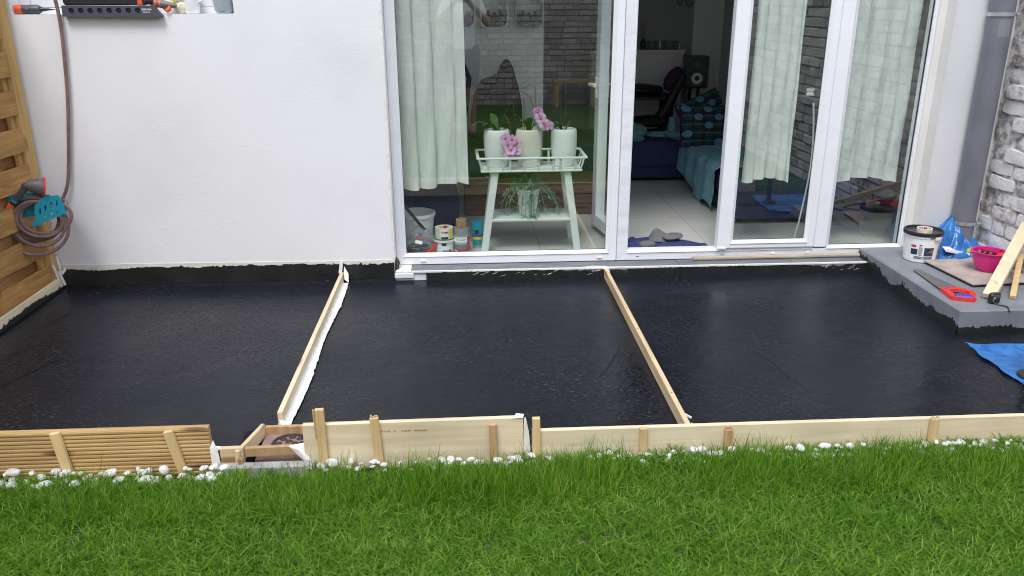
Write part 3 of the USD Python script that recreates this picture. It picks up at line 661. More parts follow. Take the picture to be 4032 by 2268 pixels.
# ================================================================== BRICK WALLS
def brick_mesh(c, size, seed, amp=0.006, n=(4, 5, 3)):
    """rounded, chipped brick: box grid pushed about by noise"""
    b = trimesh.creation.box(size); b = b.subdivide(); b = b.subdivide() if max(size) > .15 else b
    v = np.array(b.vertices); h = np.array(size) / 2
    q = np.abs(v) / h
    near = (q > 0.98).sum(1)
    v *= (1 - 0.05 * np.clip(near - 1, 0, 2))[:, None]
    p = v * 16 + seed * 7.3
    v = v + amp * 2 * np.stack([meshkit.fbm(p, 2, seed) - .5, meshkit.fbm(p + 31, 2, seed + 1) - .5, meshkit.fbm(p + 67, 2, seed + 2) - .5], 1)
    return v + np.asarray(c), np.array(b.faces)

bw = thing('brick_wall', 'weathered whitewashed brick garden wall beside the drainpipe', 'wall', (3.3, 4.5, 0))
def mortar_face(u, v):
    y = 3.95 + u * 0.98; z = 0.0 + v * 2.0
    d = 0.016 * (meshkit.fbm(np.stack([y * 18, z * 18, 0 * y], 1), 3, 4) - 0.5)
    return np.stack([3.218 + d, y, z], 1)
obj('mortar', grid(60, 110, mortar_face), 'mortar', bw, smooth=True)
zc, j = 0.150, 0
while zc < 1.80:
    y = 4.935 - (0.0 if j % 2 else 0.11) - rng.uniform(0, .03)
    hgt = 0.075 + rng.uniform(-.004, .004)
    first = True
    while y > 4.05:
        ln = (rng.choice([0.225, 0.115], p=[.65, .35])) * rng.uniform(.93, 1.05)
        dx = rng.normal(0, .004)
        obj('brick', brick_mesh((3.245 + dx + (rng.uniform(0, .03) if first else 0), y - ln / 2, zc + rng.normal(0, .002)), (.085, ln, hgt), int(rng.integers(1e4)), .0085), 'brick_whitewashed', bw, smooth=50)
        y -= ln + rng.uniform(.010, .016); first = False
    zc += hgt + 0.013; j += 1
# the same wall running on towards the end of the garden, and the end wall that the panes mirror
def far_bricks(axis, const, a0, a1, z0, z1, sgn):
    out = []; z, jj = z0, 0
    r = np.random.default_rng(11 if axis == 'x' else 12)
    while z < z1:
        a = a0 - (.11 if jj % 2 else 0)
        while a < a1:
            ln = r.choice([.225, .115], p=[.65, .35]); d = r.normal(0, .005)
            lo, hi = max(a, a0), min(a + ln, a1)
            if hi - lo > .03:
                out.append(box(lo, hi, const - .04 + d, const + .04 + d, z, z + .074, .006) if axis == 'x' else box(const - .04 + d, const + .04 + d, lo, hi, z, z + .074, .006))
            a += ln + .012
        z += .087; jj += 1
    return out
def tones(ms, seed):
    r = np.random.default_rng(seed)
    return np.concatenate([np.full(len(v_), r.random()) for v_, f_ in ms])
fb = far_bricks('y', 3.245, -3.7, 4.03, -0.08, 1.95, 1)
obj('brick_courses', fb, 'brick_whitewashed', bw, kind='stuff', tone=tones(fb, 1))
obj('mortar', box(3.226, 3.35, -3.7, 3.96, -0.1, 1.93, 0), 'mortar', bw)
obj('mortar', box(3.24, 3.35, 3.9, 5.0, -0.1, 1.93, 0), 'mortar', bw)
ew = thing('brick_wall', 'old brick wall at the end of the lawn, mirrored in the window panes', 'wall', (0.35, -3.8, 0))
fb = far_bricks('x', -3.76, -2.6, 3.2, -0.08, 2.55, 1)
obj('brick_courses', fb, 'brick_old', ew, kind='stuff', tone=tones(fb, 2))
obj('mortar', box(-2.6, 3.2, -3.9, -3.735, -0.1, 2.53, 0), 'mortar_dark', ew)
# ================================================================== FENCE
fence = thing('fence', 'brown woven slat fence with round end post at the left', 'fence', (-2.5, 4.8, 0))
def slat(y0, y1, z0, z1, sgn, x=-2.515, seed=0):
    n = 14; ys = np.linspace(y0, y1, n); t = (ys - y0) / (y1 - y0)
    xs = x + sgn * 0.020 * np.cos(t * PI * 3) ; th = .009
    V = []
    for a, b in zip(xs, ys):
        V += [(a - th / 2, b, z0), (a + th / 2, b, z0 + .001), (a + th / 2, b, z1 - .001), (a - th / 2, b, z1)]
    F = []
    for i in range(n - 1):
        for k in range(4):
            p, q = i * 4 + k, i * 4 + (k + 1) % 4
            F += [(p, q, q + 4), (p, q + 4, p + 4)]
    F += [(0, 2, 1), (0, 3, 2), ((n - 1) * 4, (n - 1) * 4 + 1, (n - 1) * 4 + 2), ((n - 1) * 4, (n - 1) * 4 + 2, (n - 1) * 4 + 3)]
    return np.array(V), np.array(F)[:, ::-1]
for pnl in range(5):
    yb = 4.762 - pnl * 1.82; ya = yb - 1.74
    for k in range(-3, 6):
        zc = 0.711 + 0.2035 * k
        obj('slat', slat(yb, ya, zc - .067, zc + .067, 1, seed=k), 'treated_y', fence)
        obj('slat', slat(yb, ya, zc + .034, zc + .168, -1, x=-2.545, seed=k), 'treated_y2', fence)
    for q in (0.0, 0.58, 1.16, 1.70):
        obj('batten', box(-2.545, -2.519, yb - .012 - q - .02, yb - .012 - q + .02, 0.06, 1.95, .003), 'treated_z', fence)
    py = 4.808 if pnl == 0 else yb + .045
    obj('post', lathe([(.001, 2.05), (.03, 2.05), (.043, 2.03), (.045, -.1)][::-1], (-2.512, py, 0), 22), 'treated_z', fence, smooth=40)
bb = obj('base_board', box(-2.482, -2.464, 2.95, 4.842, -0.01, 0.075, .002), 'pine_pale_y', fence, label='pale base board with ragged black lower edge')
x_, t_ = ragged(2.951, 4.842, 0, 0.026, 0.04, 520, 91, 1.3)
m = plate_xz([(2.951, -0.01)] + list(zip(x_, np.clip(t_, .008, .055))) + [(4.842, -0.01)], 0, .003)
obj('bitumen_edge', (np.stack([-2.4645 + m[0][:, 1], m[0][:, 0], m[0][:, 2]], 1), m[1][:, ::-1]), 'bitumen_brushed', bb)
# torn masking tape at the corner of fence and wall
tp = thing('masking_tape_scrap', 'torn strips of white masking tape in the corner of fence and wall', 'tape', (-2.45, 4.82, 0.1))
for p0, p1, w in (((-2.464, 4.838, .085), (-2.470, 4.83, .205), .014), ((-2.462, 4.79, .06), (-2.466, 4.76, .175), .013), ((-2.455, 4.835, .02), (-2.461, 4.80, .12), .016), ((-2.452, 4.82, .10), (-2.438, 4.8435, .125), .02)):
    obj('strip', beam(p0, p1, w, .0015, (0.5, .86, 0), 0), 'tape_white', tp)

# ================================================================== FORMWORK ON THE TERRACE
b1 = thing('divider_batten', 'wooden divider batten with white masking tape along its foot', 'batten', (-0.787, 3.94, 0))
obj('batten', box(-0.798, -0.776, 3.028, 4.846, 0.004, 0.062, .0015), 'pine_pale_y', b1)
def tape_strip(y0, y1, seed):
    r = np.random.default_rng(seed); n = 26; ys = np.linspace(y0, y1, n); w = 0.034 + 0.007 * np.sin(ys * 6) + r.normal(0, .0016, n)
    pts = [(-0.7755, y) for y in ys] + [(-0.7755 + a, y) for a, y in zip(w[::-1], ys[::-1])]
    return poly_plate(pts, 0.008, 0.0105)
obj('masking_tape', [tape_strip(3.01, 3.553, 1), tape_strip(3.5535, 4.153, 2), tape_strip(4.1535, 4.79, 3), box(-0.7757, -0.7747, 3.03, 4.80, .008, .020, 0)], 'tape_white', b1)
obj('tape_end', [hull([(-.80, 3.026, .006), (-.775, 3.024, .006), (-.742, 3.018, .008), (-.772, 2.985, .012), (-.79, 3.02, .03), (-.775, 3.02, .028)])], 'tape_white', b1)
obj('tape_end', [hull([(-.776, 4.844, .065), (-.772, 4.846, .10), (-.768, 4.80, .03), (-.742, 4.79, .012), (-.745, 4.83, .055), (-.77, 4.842, .01)]), beam((-.798, 4.842, .055), (-.785, 4.8455, .135), .02, .002, (1, 0, 0), 0)], 'tape_white', b1)
b2 = thing('divider_batten', 'plain wooden divider batten running from the sill to the front boards', 'batten', (0.85, 3.83, 0))
obj('batten', box(0.8385, 0.8605, 2.80, 4.808, 0.004, 0.062, .0015), 'pine_y', b2)
for k, y in enumerate((4.66, 4.12, 3.82, 3.10)):
    obj('screw', cyl((.8495, y, .0615), (.8495, y, .0628), .0035, n=8), 'print_text', b2)
obj('masking_tape', [beam((.84, 4.79, .064), (.85, 4.835, .068), .026, .002, (1, 0, 0), 0), beam((.845, 4.83, .0695), (.76, 4.832, .071), .010, .002, (0, 1, 0), 0), beam((.765, 4.832, .071), (.71, 4.818, .070), .006, .003, (0, 1, 0), 0), beam((.862, 4.80, .063), (.866, 4.77, .045), .016, .002, (0, 0, 1), 0)], 'tape_white', b2)
obj('tape_end', [hull([(.862, 2.83, .066), (.868, 2.80, .07), (.885, 2.79, .05), (.89, 2.775, .03), (.87, 2.77, .02), (.88, 2.80, .066), (.866, 2.76, .045)]), beam((.862, 2.93, .05), (.885, 2.905, .045), .008, .004, (0, 0, 1), 0)], 'tape_white', b2)

# front boards (left to right)
dk = thing('deck_board', 'ribbed brown decking board forming the left front edge', 'board', (-1.7, 2.76, 0))
rib = [(2.775, -.04)]
zz = -.04
prof = [(2.775, .152), (2.775, -.045)]
nr = 12; hgt = .197 / nr
for k in range(nr):
    z0 = -.045 + k * hgt
    prof += [(2.7515, z0), (2.749, z0 + hgt * .18), (2.749, z0 + hgt * .62), (2.7515, z0 + hgt * .80), (2.7545, z0 + hgt * .9)]
prof += [(2.752, .150), (2.755, .152)]
m = trimesh.creation.extrude_polygon(sg.Polygon(prof).buffer(0), 1.6, engine='earcut')
v = np.array(m.vertices)
obj('board', (np.stack([-2.585 + v[:, 2], v[:, 0], v[:, 1]], 1), np.array(m.faces)), 'decking_x', dk)
obj('end_tape', [hull([(-.986, 2.744, -.03), (-.955, 2.744, -.03), (-.986, 2.744, .07), (-.958, 2.744, .055), (-.972, 2.75, .10), (-.984, 2.752, .07), (-.955, 2.752, .0)]), hull([(-.985, 2.75, .04), (-.95, 2.752, .06), (-.985, 2.775, .06), (-.955, 2.77, .062)])], 'tape_white', dk)
md = thing('front_plank', 'tall pale plank forming the middle front edge with tape on its right end', 'plank', (-0.22, 2.76, 0))
obj('board', obox((-0.2235, 2.7615, .053), (.829, .022, .197), rotm([0, 0, 1], 0.6)), 'pine_pale_x', md)
obj('end_tape', [hull([(.150, 2.751, .1515), (.19, 2.75, .153), (.165, 2.782, .157), (.195, 2.78, .153), (.17, 2.765, .165)]), hull([(.1935, 2.752, .15), (.20, 2.76, .152), (.2125, 2.757, .09), (.2185, 2.758, .02), (.2185, 2.758, -.03), (.192, 2.756, -.03), (.1925, 2.77, .0), (.205, 2.775, .1)])], 'tape_white', md)
# faint printed stamp along the plank
for k in range(15):
    a = -.36 + .012 * k + (0.018 if k > 5 else 0)
    obj('ink_stamp', box(a, a + .009, 2.7485, 2.7520, .1140 - .0006 * (k % 2), .1168, 0), 'cardboard', md) if k % 5 != 4 else None
rp = thing('front_plank', 'long low pale plank forming the right front edge', 'plank', (1.3, 2.76, 0))
obj('board', [obox((1.41, 2.761, .0265), (2.37, .022, .137), rotm([0, 0, 1], 0.0))], 'pine_pale_x', rp)
lo = thing('low_board', 'short low board between the decking board and the drain frame', 'board', (-0.92, 2.76, 0))
obj('board', box(-.954, -.868, 2.752, 2.772, -.02, .0605, .0015), 'pine_x', lo)
df = thing('drain_box', 'small wooden box of pale strips set round the drain', 'wooden box', (-0.77, 2.87, 0))
obj('strip', beam((-.888, 2.738, .026), (-.848, 2.985, .006), .056, .018, (0, 0, 1)), 'pine_y', df)
obj('strip', box(-.84, -.638, 2.978, 2.996, -.03, .022, .0015), 'stake_old_z', df)
obj('strip', beam((-.862, 2.765, .037), (-.66, 2.772, .037), .038, .018, (0, 0, 1)), 'stake_old_z', df)
obj('corner_block', box(-.884, -.866, 2.724, 2.740, -.06, .030, .002), 'pine_z', df)
obj('tape_end', [hull([(-.70, 2.760, .058), (-.64, 2.758, .06), (-.645, 2.775, .062), (-.615, 2.742, .0), (-.60, 2.744, -.03), (-.625, 2.742, -.02), (-.66, 2.745, .048)])], 'tape_white', df)
dr = thing('drain', 'reddish clay drain with dark iron grate inside the small frame', 'drain', (-.72, 2.88, -.06))
obj('clay_surround', box(-.838, -.636, 2.784, 2.976, -.072, -.008, .004), 'drain_clay', dr)
gr = [tube([(-.725 + .068 * math.cos(t), 2.895 + .062 * math.sin(t), -.005) for t in np.linspace(0, 2 * PI, 25)[:-1]], .006, 6, closed=True)]
obj('grate_ring', gr, 'drain_iron', dr, smooth=50)
for k in range(11):
    a = k * 2 * PI / 8 if k < 8 else k * 2 * PI / 3; r0 = .046 if k < 8 else .018
    obj('grate_hole', blob((-.725 + r0 * math.cos(a), 2.895 + r0 * math.sin(a), -.007), (.0145, .012, .005), 1, .2, 2, k), 'drain_iron', dr, smooth=True)
obj('concrete_lip', box(-.98, -.60, 2.70, 2.742, -.10, .006, .003), 'concrete_raw', label='raw concrete edge below the drain frame', cat='concrete edge', kind='structure')

def stake(label, p0, p1, w, t, mat='stake_z', jag=False, group='stakes holding the front boards'):
    s = thing('stake', label, 'stake', p0, group)
    a = np.array(p1) - np.array(p0)
    obj('shaft', beam(p0, p1, w, t, (1, 0, 0)), mat, s)
    if jag:
        for k in range(5):
            q = np.array(p1) + np.array([(k - 2) * w / 5.5, rng.uniform(-.004, .004), 0])
            obj('splinter', beam(q - [0, 0, .01], q + [rng.uniform(-.002, .002), 0, rng.uniform(.004, .012)], w / 6, t * .3, (1, 0, 0), 0), mat, s)
    return s
stake('clean pale stake nailed upright on the left half of the decking board', (-1.505, 2.735, -.06), (-1.535, 2.741, .155), .036, .018)
stake('splintered pale stake leaning left near the end of the decking board', (-1.085, 2.735, -.06), (-1.128, 2.741, .148), .034, .018)
s3 = stake('tallest stake, standing at the left end of the middle plank', (-.565, 2.736, -.06), (-.568, 2.739, .222), .033, .019)
obj('split_sliver', beam((-.588, 2.742, .10), (-.592, 2.744, .218), .006, .008, (1, 0, 0)), 'stake_z', s3)
stake('stake with a broken splintered top on the middle plank', (-.355, 2.736, -.06), (-.369, 2.739, .180), .032, .02, jag=True)
stake('short grey weathered stake on the right half of the middle plank', (.077, 2.737, -.06), (.074, 2.739, .137), .029, .018, 'stake_old_z')
stake('pale stake just right of the taped end of the middle plank', (.243, 2.735, -.06), (.238, 2.739, .158), .030, .02)
stake('small pale stake at the foot of the right divider batten', (.655, 2.737, -.06), (.652, 2.739, .100), .030, .018)
stake('low broken dark stake half hidden in the grass at the right plank', (.985, 2.737, -.06), (.985, 2.739, .083), .030, .018, 'stake_old_z', True)
stake('rightmost stake, on the long right plank', (1.802, 2.737, -.06), (1.800, 2.739, .103), .033, .018, 'stake_z', True)

# ================================================================== PEBBLES
n_p = 0
xs = -1.98
prng = np.random.default_rng(31)
placed = []
def pebble(x, y, z, s):
    R = rotm([0, 0, 1], prng.uniform(0, 180)) @ rotm([1, 0, 0], prng.uniform(-25, 25))
    obj('pebble', blob((x, y, z), (s * prng.uniform(.9, 1.5), s * prng.uniform(.75, 1.1), s * prng.uniform(.55, .8)), 2, .34, 1.2, int(prng.integers(1e4)), R), 'pebble_white', smooth=True,
        label='white rounded pebble in the strip between lawn and front boards', cat='pebble', group='white pebbles along the front boards')
for k in range(2600):
    x = prng.uniform(-2.0, 2.25); y = prng.uniform(2.625, 2.724)
    if -.93 < x < -.62 or (.30 < x < 1.25 and prng.random() < .35):
        continue
    if y < (2.635 if x < -.9 else 2.662):
        continue
    s = prng.choice([.010, .015, .021, .025], p=[.3, .35, .25, .1]) * (1.0 if x < -.6 else .78)
    if all((x - a) ** 2 + (y - b) ** 2 > (s + c) ** 2 * .72 for a, b, c in placed):
        placed.append((x, y, s))
placed = placed[:230]
for x, y, s in placed:
    lift = prng.uniform(0, .012) + (.010 if y > 2.69 else 0)
    pebble(x, y, -.020 + s * .40 + lift, s)

# ================================================================== LAWN
def lawn_top(u, v):
    x = -2.46 + u * 5.66; y = -3.72 + v * 6.46
    return np.stack([x, y, -0.022 + 0.016 * (meshkit.fbm(np.stack([x * 1.7, y * 1.7, 0 * x], 1), 3, 8) - .5) - .03 * np.clip((y - 2.62) / .08, 0, 1)], 1)
obj('lawn_soil', slab_sheet(60, 70, lawn_top, .08), 'soil', smooth=True, label='dark soil showing between the grass blades', cat='soil', kind='structure')

def blades(n, w, h, seed, size=.26, lean=.55, seg=4):
    r = np.random.default_rng(seed)
    px, py = r.uniform(-size / 2, size / 2, (2, n)); a = r.uniform(0, 2 * PI, n); H = h * r.uniform(.55, 1.25, n); ln = lean * r.uniform(.25, 1.5, n) * H
    da = r.uniform(0, 2 * PI, n); W = w * r.uniform(.7, 1.3, n)
    V = np.zeros((n, 2 * seg + 1, 3)); F = []
    for s in range(seg + 1):
        t = s / seg
        cx = px + ln * t ** 1.8 * np.cos(da); cy_ = py + ln * t ** 1.8 * np.sin(da); cz = H * (t - .28 * (ln / H) * t ** 2)
        if s == seg:
            V[:, 2 * seg] = np.stack([cx, cy_, cz], 1)
        else:
            ww = W * (1 - t ** 2.2) / 2
            V[:, 2 * s] = np.stack([cx - ww * np.cos(a), cy_ - ww * np.sin(a), cz], 1); V[:, 2 * s + 1] = np.stack([cx + ww * np.cos(a), cy_ + ww * np.sin(a), cz], 1)
    for s in range(seg - 1):
        F += [(2 * s, 2 * s + 1, 2 * s + 3), (2 * s, 2 * s + 3, 2 * s + 2)]
    F += [(2 * seg - 2, 2 * seg - 1, 2 * seg)]
    F = (np.array(F)[None] + (np.arange(n) * (2 * seg + 1))[:, None, None]).reshape(-1, 3)
    return V.reshape(-1, 3), F

def instancer(name, protos, spots, label, cat):
    """spots: (x, y, z, yaw, scale, which)"""
    path = numbered('/World', name)
    pi = UsdGeom.PointInstancer.Define(stage, path)
    rel = pi.CreatePrototypesRel()
    for k, (m, mat) in enumerate(protos):
        pp = f'{path}/blade_patch' + (f'_{k:03d}' if k else '')
        usdkit.mesh(stage, pp, m, MATS[mat], smooth=False)
        per_ = {4: 9, 5: 11, 6: 13}[protoseg[k]]
        vary(pp, np.repeat(np.random.default_rng(900 + k).random(len(m[0]) // per_), per_))
        rel.AddTarget(pp)
    pi.CreateProtoIndicesAttr(Vt.IntArray([int(s[5]) for s in spots]))
    pi.CreatePositionsAttr(Vt.Vec3fArray([Gf.Vec3f(*map(float, s[:3])) for s in spots]))
    pi.CreateOrientationsAttr(Vt.QuathArray([Gf.Quath(math.cos(s[3] / 2), 0, 0, math.sin(s[3] / 2)) for s in spots]))
    pi.CreateScalesAttr(Vt.Vec3fArray([Gf.Vec3f(s[4], s[4], s[4] * s[6]) for s in spots]))
    tag(pi.GetPrim(), label, cat, None, 'stuff')
grng = np.random.default_rng(5)
protos = [(blades(1750, .0040, .041, 100 + k, lean=1.4), 'grass_blade') for k in range(4)] + [(blades(170, .0032, .085, 200 + k, lean=.6, seg=5), 'grass_blade') for k in range(3)] + [(blades(16, .0034, .12, 300 + k, lean=.45, seg=6), 'grass_stalk') for k in range(3)]
protoseg = [4] * 4 + [5] * 3 + [6] * 3
spots = []
def soil_z(x, y):
    return lawn_top(np.array([(x + 2.46) / 5.66]), np.array([(y + 3.72) / 6.46]))[0, 2]
y = 2.60
while y > -3.6:
    for i in range(24):
        x = -2.38 + i * .238 + grng.uniform(-.03, .03)
        yy = y + grng.uniform(-.03, .03) - (.03 if x < .25 else 0.0) + (0.02 if x > 1.1 else 0)
        yy -= .035 * math.sin(x * 5.1 + 1) ** 2 * (y > 2.5)
        sc = .92 + .30 * float(meshkit.fbm(np.array([[x * 1.3, yy * 1.3, 3.]]), 2, 6)[0])
        if yy > 2.36:
            yy = min(yy, 2.545 if x < -.9 else 2.600)
        spots.append((x, yy, soil_z(x, yy), grng.integers(4) * PI / 2 + grng.uniform(-.3, .3), 1.0, grng.integers(4), sc * (1.05 if y < 2.5 else 1.2)))
    y -= .238
for k in range(95):
    x = grng.uniform(-2.2, 2.6); yy = 2.53 - .03 * math.sin(x * 5.1 + 1) ** 2 + grng.uniform(-.05, .045) + (.045 if x > -.6 else 0)
    spots.append((x, yy, soil_z(x, yy) - .003, grng.uniform(0, 6.28), .8, 4 + grng.integers(3), grng.uniform(.7, 1.25) * (1.6 if x > -.6 else 1.1)))
for k in range(120):
    x = grng.uniform(-2.1, 2.4); yy = grng.uniform(2.55, 2.64)
    spots.append((x, yy, -.035, grng.uniform(0, 6.28), grng.uniform(.6, .9), 7 + grng.integers(3), grng.uniform(.55, 1.15)))
instancer('grass', protos, spots, 'bright green lawn of fine uneven grass blades', 'grass')

# ================================================================== GARDEN HOSE AND ITS HOLDER
hh = thing('hose_holder', 'turquoise plastic hose holder fixed to the fence corner', 'hose holder', (-2.44, 4.64, .5))
# the coil hangs in a vertical plane turned across the corner: U runs along it, N points out to the garden
U = np.array([.955, .30, 0]); U /= np.linalg.norm(U); N = np.array([U[1], -U[0], 0.]); Cc = np.array([-2.418, 4.60, .505])
def cp_(px, py, d=0.0):
    """point on the coil plane: px, py in millimetres from the coil's middle, d out of the plane"""
    return Cc + U * (px * 1.24 + 8) / 1000 + np.array([0, 0, py * 1.14 / 1000]) + N * d / 1000
def plate_on_coil(pts, d0, d1, holes=None):
    m = trimesh.creation.extrude_polygon(sg.Polygon(pts, holes), d1 - d0, engine='earcut'); v = np.array(m.vertices)
    return np.array([cp_(a, b, d0 + c) for a, b, c in v]), np.array(m.faces)
shield = [(-5, -32), (-8, -10), (-2, 45), (8, 68), (28, 96), (62, 108), (66, 104), (98, 110), (106, 100), (112, 78), (122, 12), (109, 8), (106, 14), (98, 4), (84, 0), (80, 6), (70, -4), (58, -8), (54, -2), (44, -14), (31, -18), (26, -12), (16, -25), (4, -36)]
sl = [[(x0, y0), (x0 + 6, y0 + 2), (x0 + 10, y0 + 28), (x0 + 4, y0 + 27)] for x0, y0 in ((12, 22), (36, 36), (60, 48), (84, 56))]
sl += [[(x0, y0), (x0 + 9, y0 + 3), (x0 + 10, y0 + 15), (x0 + 2, y0 + 12)] for x0, y0 in ((28, -1), (54, 10), (80, 18))]
obj('front_shield', plate_on_coil(shield, 38, 42, sl), 'turquoise_plastic', hh)
obj('back_plate', [plate_on_coil([(-150, 38), (-146, 78), (-128, 94), (-52, 128), (60, 100), (70, 40), (40, 0), (-100, 0)], -30, -26)], 'turquoise_plastic', hh)
obj('saddle', [plate_on_coil([(-10, 20), (0, 70), (30, 96), (90, 96), (112, 40), (108, 28), (88, 80), (34, 80), (10, 60), (2, 18)], -26, 38), plate_on_coil([(-26, -36), (4, -34), (4, -24), (-22, -14)], 20, 38)], 'turquoise_plastic', hh)
hose = thing('garden_hose', 'brown garden hose with red stripes coiled on the turquoise holder', 'hose', (-2.42, 4.62, .45))
H = []
loops = [(-34, -24, 126, 124, -14), (-26, 4, 104, 100, -4), (2, -30, 96, 108, 6), (16, 8, 82, 80, 14), (34, -4, 120, 88, 26), (-6, -6, 82, 92, 33), (-20, -40, 140, 146, 20)]
T = np.linspace(0, 2 * PI * len(loops), 46 * len(loops))
for t in T:
    k = min(t / (2 * PI), len(loops) - 1.0001); i = int(k); f = k - i
    a, b = np.array(loops[i]), np.array(loops[min(i + 1, len(loops) - 1)])
    q = a * (1 - f) + b * f
    ang = PI * .55 + t
    H.append(cp_(q[0] + q[2] * math.cos(ang) * .98, q[1] + q[3] * math.sin(ang), q[4]))
path = np.array(H)
nz = [cp_(-112, 50, 22), cp_(-122, 30, 22), cp_(-134, -10, 24)]
up_pts = [cp_(110, 20, 18), cp_(124, 66, 12), (-2.372, 4.815, .545), (-2.342, 4.822, .60), (-2.309, 4.828, .707), (-2.27, 4.830, .93), (-2.238, 4.832, 1.143), (-2.217, 4.832, 1.352), (-2.204, 4.828, 1.555), (-2.206, 4.82, 1.66), (-2.24, 4.80, 1.9), (-2.25, 4.83, 2.2)]
rise = spline(up_pts, 70)
tail = spline([cp_(-20 + 140 * math.cos(3.6), -38 + 150 * math.sin(3.6), 26), cp_(-150, -40, 26), cp_(-140, -8, 25), cp_(-124, 26, 23), cp_(-116, 42, 22)], 20)
RH = .0098
obj('coil', tube(path, RH, 10), 'hose_rubber', hose, smooth=True)
obj('rising_length', tube(rise, RH, 10), 'hose_rubber', hose, smooth=True)
obj('loose_end', tube(tail, RH, 10), 'hose_rubber', hose, smooth=True)
def stripe(pts, ang):
    pts = np.asarray(pts); t = np.gradient(pts, axis=0); t /= np.linalg.norm(t, axis=1, keepdims=True)
    out = np.array([N for _ in pts]); out -= t * (out * t).sum(1)[:, None]; out /= np.linalg.norm(out, axis=1, keepdims=True)
    side = np.cross(t, out)
    return pts + (RH - .0008) * (out * math.cos(ang) + side * math.sin(ang))
obj('red_stripe', [tube(stripe(path, a), .0012, 5) for a in (-.7, .6)] + [tube(stripe(rise, a), .0012, 5) for a in (-.5, .75)] + [tube(stripe(tail, .2), .0017, 5)], 'hose_stripe', hose)
# spray head plugged on the hose end
def seg(a, b, r0, r1, n=18):
    return cyl(cp_(*a), cp_(*b), r0 * 1.1 / 1000, r1 * 1.1 / 1000, n)
obj('connector', [seg((-118, 40, 24), (-106, 58, 26), 15, 14)], 'pale_grey_plastic', hose, smooth=40)
obj('connector_ring', seg((-106, 58, 26), (-86, 80, 30), 15, 15), 'orange_plastic', hose, smooth=40)
obj('connector_ring', seg((-86, 80, 30), (-78, 89, 31), 16, 16), 'black_plastic', hose, smooth=40)
obj('connector_ring', seg((-78, 89, 31), (-72, 97, 32), 15, 15), 'turquoise_plastic', hose, smooth=40)
obj('spray_handle', [seg((-72, 97, 32), (-22, 158, 40), 14, 17), blob(cp_(-18, 165, 40), (.023, .023, .02), 2, .05)], 'dark_grey_plastic', hose, smooth=40)
obj('spray_head', [tube([cp_(-20, 166, 36), cp_(0, 162, 30), cp_(24, 156, 24), cp_(44, 150, 18)], [.020, .034, .045, .048], 24)], 'mid_grey_plastic', hose, smooth=40)
obj('spray_rim', seg((43, 150, 18), (50, 148, 16), 50, 50, 28), 'red_plastic', hose, smooth=40)
obj('trigger_knob', blob(cp_(-16, 182, 56), (.006, .006, .009), 1, .05), 'red_plastic', hose, smooth=True)

# ================================================================== THINGS ON THE NICHE LEDGE
ZL = 1.5795
sn = thing('hose_spike_nozzle', 'small grey nozzle with orange cap and black tapering tip on the ledge', 'nozzle', (-2.36, 4.88, ZL))
c = lambda x, dz=0.0: (x, 4.885, ZL + .026 + dz)
obj('cap', cyl(c(-2.452), c(-2.415), .025, .026, 20), 'orange_plastic', sn, smooth=40)
obj('body', [tube([c(-2.414), c(-2.37), c(-2.335), c(-2.322)], [.024, .025, .025, .018], 18), blob((-2.385, 4.862, ZL + .024), (.014, .010, .012), 2, .1)], 'dark_grey_plastic', sn, smooth=40)
obj('tip', tube([c(-2.33), c(-2.31), c(-2.26), c(-2.245)], [.014, .011, .004, .002], 12), 'black_plastic', sn, smooth=40)
sk = thing('lawn_sprinkler', 'dark grey bar shaped lawn sprinkler with nine round holes on the ledge', 'sprinkler', (-1.9, 4.83, ZL))
def sp_face(x, z):
    return (x, z)
barpts = [(-2.178, 1.568), (-1.665, 1.560), (-1.650, 1.572), (-1.694, 1.6235), (-2.176, 1.626)]
hx = [-2.128 + k * .0505 for k in range(9)]
holes = [[(x + .0155 * math.cos(t), 1.5985 + .0150 * math.sin(t)) for t in np.linspace(0, 2 * PI, 17)[:-1]] for x in hx]
obj('bar', [plate_xz(barpts, 4.812, 4.822, holes), plate_xz(barpts, 4.8225, 4.849), box(-2.172, -1.70, 4.849, 4.90, 1.5800, 1.62, .004)], 'dark_grey_plastic', sk)
for x in hx:
    obj('hole', [cyl((x, 4.8222, 1.5985), (x, 4.820, 1.5985), .012, n=14)], 'black_plastic', sk)
obj('spray_tube', [box(-2.17, -1.735, 4.835, 4.885, 1.6265, 1.665, .006), cyl((-2.175, 4.86, 1.65), (-1.70, 4.86, 1.65), .022, n=16)], 'black_plastic', sk, smooth=40)
obj('tube_ring', box(-1.778, -1.752, 4.829, 4.888, 1.6245, 1.668, .004), 'orange_plastic', sk)
for q, (s, hgt, zo) in enumerate((('GARDENA', .0085, .0035), ('Aquazoom', .0062, -.0085))):
    obj('lettering', text(s, hgt, lambda x, y, z: (-1.688 - .0 + x * .85 - .0 if False else -1.742 + x * .95 - .012, 4.8118 - z, 1.5995 + zo + y - .004)), 'paper_white', sk) if q == 0 else obj('lettering', text(s, hgt, lambda x, y, z: (-1.748 + x * .9 , 4.8118 - z, 1.5995 + zo + y - .004)), 'paper_white', sk)
gn = thing('spray_gun', 'grey hose spray gun with orange trigger lying on the ledge', 'spray gun', (-1.66, 4.85, ZL))
obj('barrel', tube([(-1.715, 4.87, 1.637), (-1.685, 4.868, 1.634), (-1.645, 4.862, 1.629), (-1.60, 4.855, 1.624), (-1.578, 4.853, 1.621)], [.02, .022, .021, .014, .010], 16), 'mid_grey_plastic', gn, smooth=40)
obj('band', [tube([(-1.695, 4.8685, 1.6345), (-1.685, 4.868, 1.634)], .0235, 16), tube([(-1.667, 4.866, 1.632), (-1.658, 4.865, 1.631)], .0235, 16)], 'orange_plastic', gn, smooth=40)
